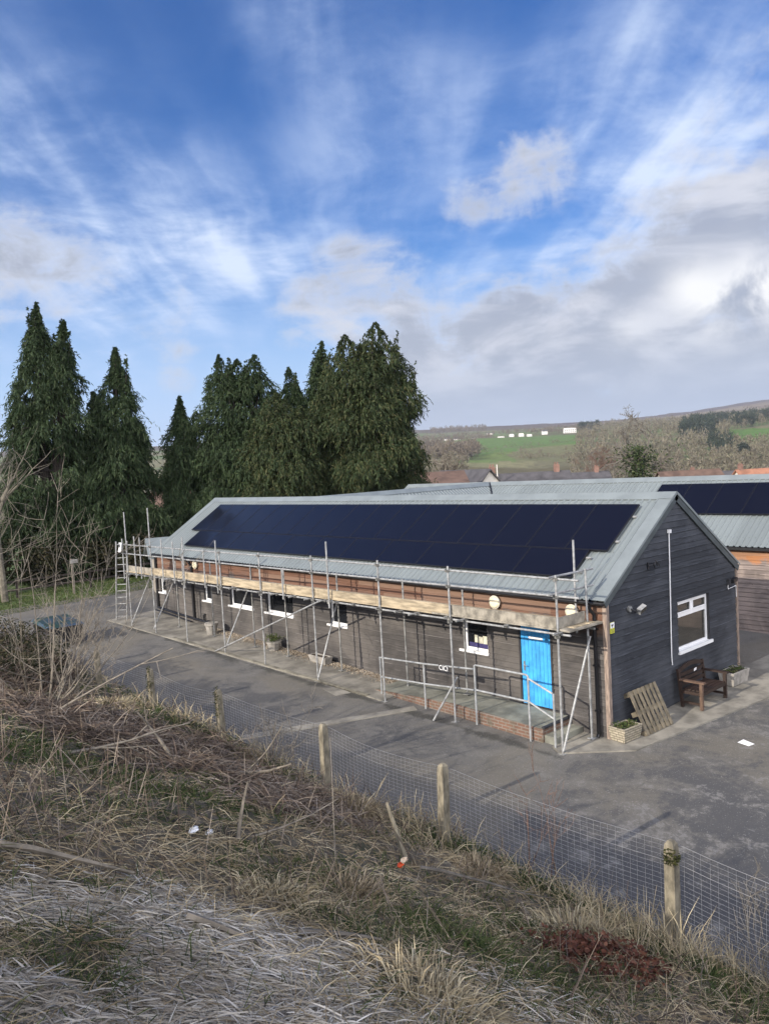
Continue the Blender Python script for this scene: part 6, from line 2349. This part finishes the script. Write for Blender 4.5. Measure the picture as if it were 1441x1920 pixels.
grass('brushwood', 'tangle of cut brown brushwood on the bank', 10500, lambda x, y: brush_mask(x, y) ** 1.3, 46, 'brush', (.15, .60), (.003, .007), (14, 18), .35, r0=5)['category'] = 'brushwood'
grass.lift = 0.0
grass('weed_stems', 'grey dead weed stems standing about the bank', 3200, lambda x, y: .3 + .7 * sm(vnoise(x + 9, y, 1.3, 3), .5, .62), 47, 'brush', (.25, .65), (.003, .005), (55, 20), .1, r0=5)['category'] = 'weeds'


def verge_grass():
    rnd = np.random.RandomState(8)
    n = 26000
    x, y = rnd.uniform(-9, 8, n), rnd.uniform(27.8, 33.5, n)
    z = plane_z(x, y) - .015
    D = rnd.normal(0, .5, (n, 3))
    D[:, 2] = 1
    o = ribbons('verge_grass', np.stack([x, y, z], 1), D, rnd.uniform(.05, .13, n), np.full(n, .022), np.full(n, .3), M['green'], None, rnd)
    ok = ~((x > 2) & (y < 30.6)) 
    tag(o, 'short green grass of the verge under the conifers', 'grass', kind='stuff')


verge_grass()


def tussock(x, y, R, L, n, mat, label, seed):
    rnd = np.random.RandomState(seed)
    z = float(bank_z(x, y))
    t = thing('grass_tussock', label, 'grass tussock', (x, y, z), 'big dry grass tussocks')
    a = rnd.uniform(0, 6.283, n)
    rr = R * np.sqrt(rnd.rand(n))
    P = np.stack([x + np.cos(a) * rr * .55, y + np.sin(a) * rr * .55, 0 * a], 1)
    P[:, 2] = bank_z(P[:, 0], P[:, 1]) - .02
    D = np.stack([np.cos(a) * rr / R * 1.0, np.sin(a) * rr / R * 1.0, np.full(n, 1.0)], 1) + rnd.normal(0, .22, (n, 3))
    o = ribbons('blades', P, D, rnd.uniform(.55, 1.15, n) * L, rnd.uniform(.005, .010, n), rnd.uniform(.5, 1.3, n), M[mat], t, rnd)


TU = [(-7.75, -.75, .55, .62, 1500, 'brown', 'domed brown grass tussock between the second and third nearest fence posts'),
      (-8.0, -4.7, .55, .62, 1500, 'dry', 'pale dry grass tussock on the bank, left of the nearest fence post'),
      (-7.6, -3.0, .45, .50, 1100, 'brown', 'brown grass tussock in front of the middle of the mesh'),
      (-7.0, -6.5, .45, .62, 1000, 'dry', 'tall dry grass tussock at the right edge beside the fence'),
      (-11.55, -6.25, .62, .42, 1100, 'dry', 'wide pale tussock of bent stems at the bottom centre'),
      (-10.35, -4.0, .55, .40, 1100, 'brown', 'low spreading brown tussock in the middle of the bank'),
      (-11.3, -4.3, .50, .34, 900, 'dry', 'low pale tussock beside the short lying log'),
      (-7.7, 2.3, .45, .45, 900, 'brown', 'small brown tussock between the third and fourth nearest fence posts'),
      (-8.2, 6.6, .6, .55, 1000, 'dry', 'yellowish grass clump at the mossy fence post on the left')]
for k, q in enumerate(TU):
    tussock(*q, seed=60 + k)


def stick(label, x, y, yaw, L, r, tilt=0.0, kids=0, mat='twig', seed=1, wob=.35, name='fallen_branch', lift=.05, cat='branch'):
    rnd = np.random.RandomState(seed)
    p = np.array((x, y, float(bank_z(x, y)) + lift))
    mb = MB()
    d = np.array((math.cos(yaw), math.sin(yaw), 0))
    e = p + d * L
    slope = (float(bank_z(e[0], e[1])) + lift - p[2]) / L
    d = np.array((d[0], d[1], math.tan(tilt) if tilt else slope))
    branchy(mb, p, d, L, r, 2 if kids else 0, rnd, n=7, wob=wob * .4, up=0.02, kids=(max(1, kids - 1), max(1, kids)), ratio=.45, minr=.006)
    return tag(mb.build(name, M[mat], loc=p), label, cat)


stick('thick curved grey branch lying at the left edge of the straw', -13.25, -4.25, -.25, 1.0, .028, seed=3)
stick('short grey log lying between straw and brown grass', -12.42, -5.25, -.72, .52, .026, seed=4, lift=.07)
stick('short dark log lying near the middle bottom of the bank', -11.75, -5.35, -.45, .55, .024, seed=14, mat='twig_grey', lift=.06)
stick('forked pale branch sticking up out of the brushwood', -9.7, .5, 2.2, .9, .030, tilt=.7, kids=3, seed=5, wob=.6)
stick('long curved pale branch over the brushwood, below the third post', -9.3, .6, -1.35, 1.9, .030, tilt=.08, kids=2, seed=6, wob=.5)
stick('upright pale stump stick among the cut grass', -11.0, -3.35, .5, .50, .022, tilt=1.45, seed=7, name='stick', cat='stick')
stick('thin pale bent stick lying right of the upright stump', -10.6, -2.9, -.2, .95, .013, tilt=.12, seed=8)
stick('long thin bleached stem leaning over the bank', -10.0, -3.4, .9, 1.15, .007, tilt=1.05, seed=9, mat='straw_stem' if 'straw_stem' in M else 'twig', name='dead_stem', cat='stem', wob=.08)
stick('broken mossy stump beside the orange litter', -8.75, -3.0, 1.9, .62, .040, tilt=1.25, seed=10, mat='post', name='stump', cat='stump')
stick('forked grey branch lying right of the orange litter', -8.85, -3.35, -1.0, 1.0, .022, tilt=-.10, kids=2, seed=11, mat='twig_grey')
stick('dead pale branch leaning out of the brushwood on the left', -10.6, 3.2, -.4, 2.2, .022, tilt=.45, kids=2, seed=12, wob=.3)
stick('grey branch across the dark hollow on the left', -11.2, .3, -.7, 1.5, .020, tilt=.1, kids=2, seed=13, mat='twig_grey')
stick('slanting pale twig at the far left above the straw', -13.0, -3.7, 1.6, .9, .012, tilt=.6, kids=2, seed=15)


def bare_shrub(label, x, y, H, seed, lean=(.5, -.42), stems=11, mat='twig', r=.017, depth=3, sp=.45):
    rnd = np.random.RandomState(seed)
    z = float(bank_z(x, y)) if x < -5 else plane_z(x, y)
    t = thing('bare_shrub', label, 'shrub', (x, y, z))
    for k in range(stems):
        mb = MB()
        d = np.array((lean[0] * rnd.uniform(-.35, 1.2) + rnd.normal(0, sp * .5), lean[1] * rnd.uniform(-.35, 1.2) + rnd.normal(0, sp * .5), rnd.uniform(.55, 1.2)))
        p = np.array((x, y, z - .05)) + rnd.normal(0, .16, 3) * np.array((1, 1, 0))
        branchy(mb, p, d, H * rnd.uniform(.5, .85), r * rnd.uniform(.6, 1.1), depth, rnd, n=6, wob=.16, up=.22, kids=(2, 4), ratio=.58, minr=.0038)
        mb.build('stem', M[mat], t)
    return t


bare_shrub('large pale leafless shrub fanning upwards at the left edge', -10.2, 4.4, 3.3, 71, stems=12)
bare_shrub('second pale leafless shrub behind the large one, nearer the fence', -8.6, 8.2, 2.7, 72, stems=9, r=.018)
bare_shrub('leafless shrub with upright stems at the far left corner', -11.8, 6.2, 3.2, 73, lean=(.1, .1), stems=9)
bare_shrub('low thorny shrub pushing through the fence by the third post', -7.35, 1.9, 1.15, 74, lean=(.1, -.1), stems=8, mat='twig_grey', r=.010, sp=.7)
bare_shrub('thin red-brown sapling rising at the mesh between the two nearest fence posts', -6.75, -3.5, 1.5, 75, lean=(.02, -.02), stems=3, mat='twig_red', r=.012, sp=.12)
bare_shrub('thin weedy shrub in the mesh right of the nearest post', -6.8, -6.3, 1.1, 76, lean=(.05, 0), stems=5, mat='twig_grey', r=.007, sp=.4)
for k, (x, y, w, h, lb) in enumerate([(-8.4, 11.3, 2.2, 1.1, 'olive-brown scrub bush behind the bare shrubs on the left'),
                                      (-8.0, 14.6, 2.4, 1.2, 'olive-brown scrub bush beside the dark storage bin'),
                                      (-9.6, 8.8, 2.2, 1.0, 'olive-brown scrub bush under the second bare shrub')]):
    rnd = np.random.RandomState(90 + k)
    z = float(bank_z(x, y))
    t = thing('scrub_bush', lb, 'shrub', (x, y, z))
    n = 2600
    a, q = rnd.uniform(0, 6.283, n), np.sqrt(rnd.rand(n))
    P = np.stack([x + np.cos(a) * q * w * .5, y + np.sin(a) * q * w * .5, 0 * a], 1)
    P[:, 2] = bank_z(P[:, 0], P[:, 1])
    D = rnd.normal(0, .6, (n, 3))
    D[:, 2] = 1
    ribbons('stems', P, D, h * rnd.uniform(.5, 1.1, n), rnd.uniform(.008, .015, n), rnd.uniform(.2, .8, n), M['brush'], t, rnd)
    P2 = P[:700].copy()
    P2[:, 2] += rnd.uniform(.2, .8, 700) * h
    leaf_cloud(rnd, P2, .09, M['leaf_under'], 'leaves', t, .2, 2)


def litter(name, label, cat, x, y, s, cols, seed, lift=.05):
    rnd = np.random.RandomState(seed)
    z = float(bank_z(x, y)) + lift
    t = thing(name, label, cat, (x, y, z))
    for k, (mt, off, sc) in enumerate(cols):
        mb = MB()
        n, m = 7, 5
        vs = []
        for i in range(m + 1):
            th = math.pi * i / m
            for j in range(n):
                ph = 2 * math.pi * j / n
                q = s * sc * rnd.uniform(.7, 1.15)
                vs.append((x + off[0] * s + q * math.sin(th) * math.cos(ph), y + off[1] * s + q * math.sin(th) * math.sin(ph), z + off[2] * s + q * .42 * math.cos(th) + .3 * q * math.cos(ph)))
        mb.add(vs, [(i * n + j, i * n + (j + 1) % n, (i + 1) * n + (j + 1) % n, (i + 1) * n + j) for i in range(m) for j in range(n)])
        mb.build('wrapper' if k == 0 else 'lining', M[mt], t)


M['orange'] = simple('orange_plastic', (0.62, 0.085, 0.02), .4, 0, .2, 9)
M['cream'] = simple('cream_plastic', (0.72, 0.55, 0.38), .5, 0, .1, 9)
litter('orange_litter', 'crumpled orange and cream wrapper lying below the broken stump', 'litter', -9.25, -3.5, .042, [('orange', (0, .3, -.3), 1.0), ('cream', (.5, -.5, .9), .95)], 5, .12)
litter('white_litter', 'crumpled white plastic scrap, left one of the pair in the grass', 'litter', -11.42, -3.36, .045, [('upvc', (0, 0, 0), 1.0)], 6, .06)
litter('white_litter', 'crumpled white plastic scrap, right one of the pair in the grass', 'litter', -11.0, -2.8, .045, [('upvc', (0, 0, 0), 1.0)], 7, .11)


# ------------------------------------------------------------------ the air: far hills fade a little
def haze():
    mb = MB()
    mb.box(-9600, 9700, -9600, 9700, -330, 420)
    o = mb.build('haze', haze_mat())
    o['kind'] = 'stuff'
    o['label'] = 'thin pale haze over the valley'


def haze_mat():
    m = bpy.data.materials.new('thin_haze')
    m.use_nodes = True
    t = NT(m.node_tree)
    out = t.n('ShaderNodeOutputMaterial')
    v = t.n('ShaderNodeVolumePrincipled', inp={'Color': (0.80, 0.86, 0.96, 1), 'Density': 0.00010, 'Anisotropy': 0.1})
    m.node_tree.links.new(v.outputs[0], out.inputs['Volume'])
    return m


haze()
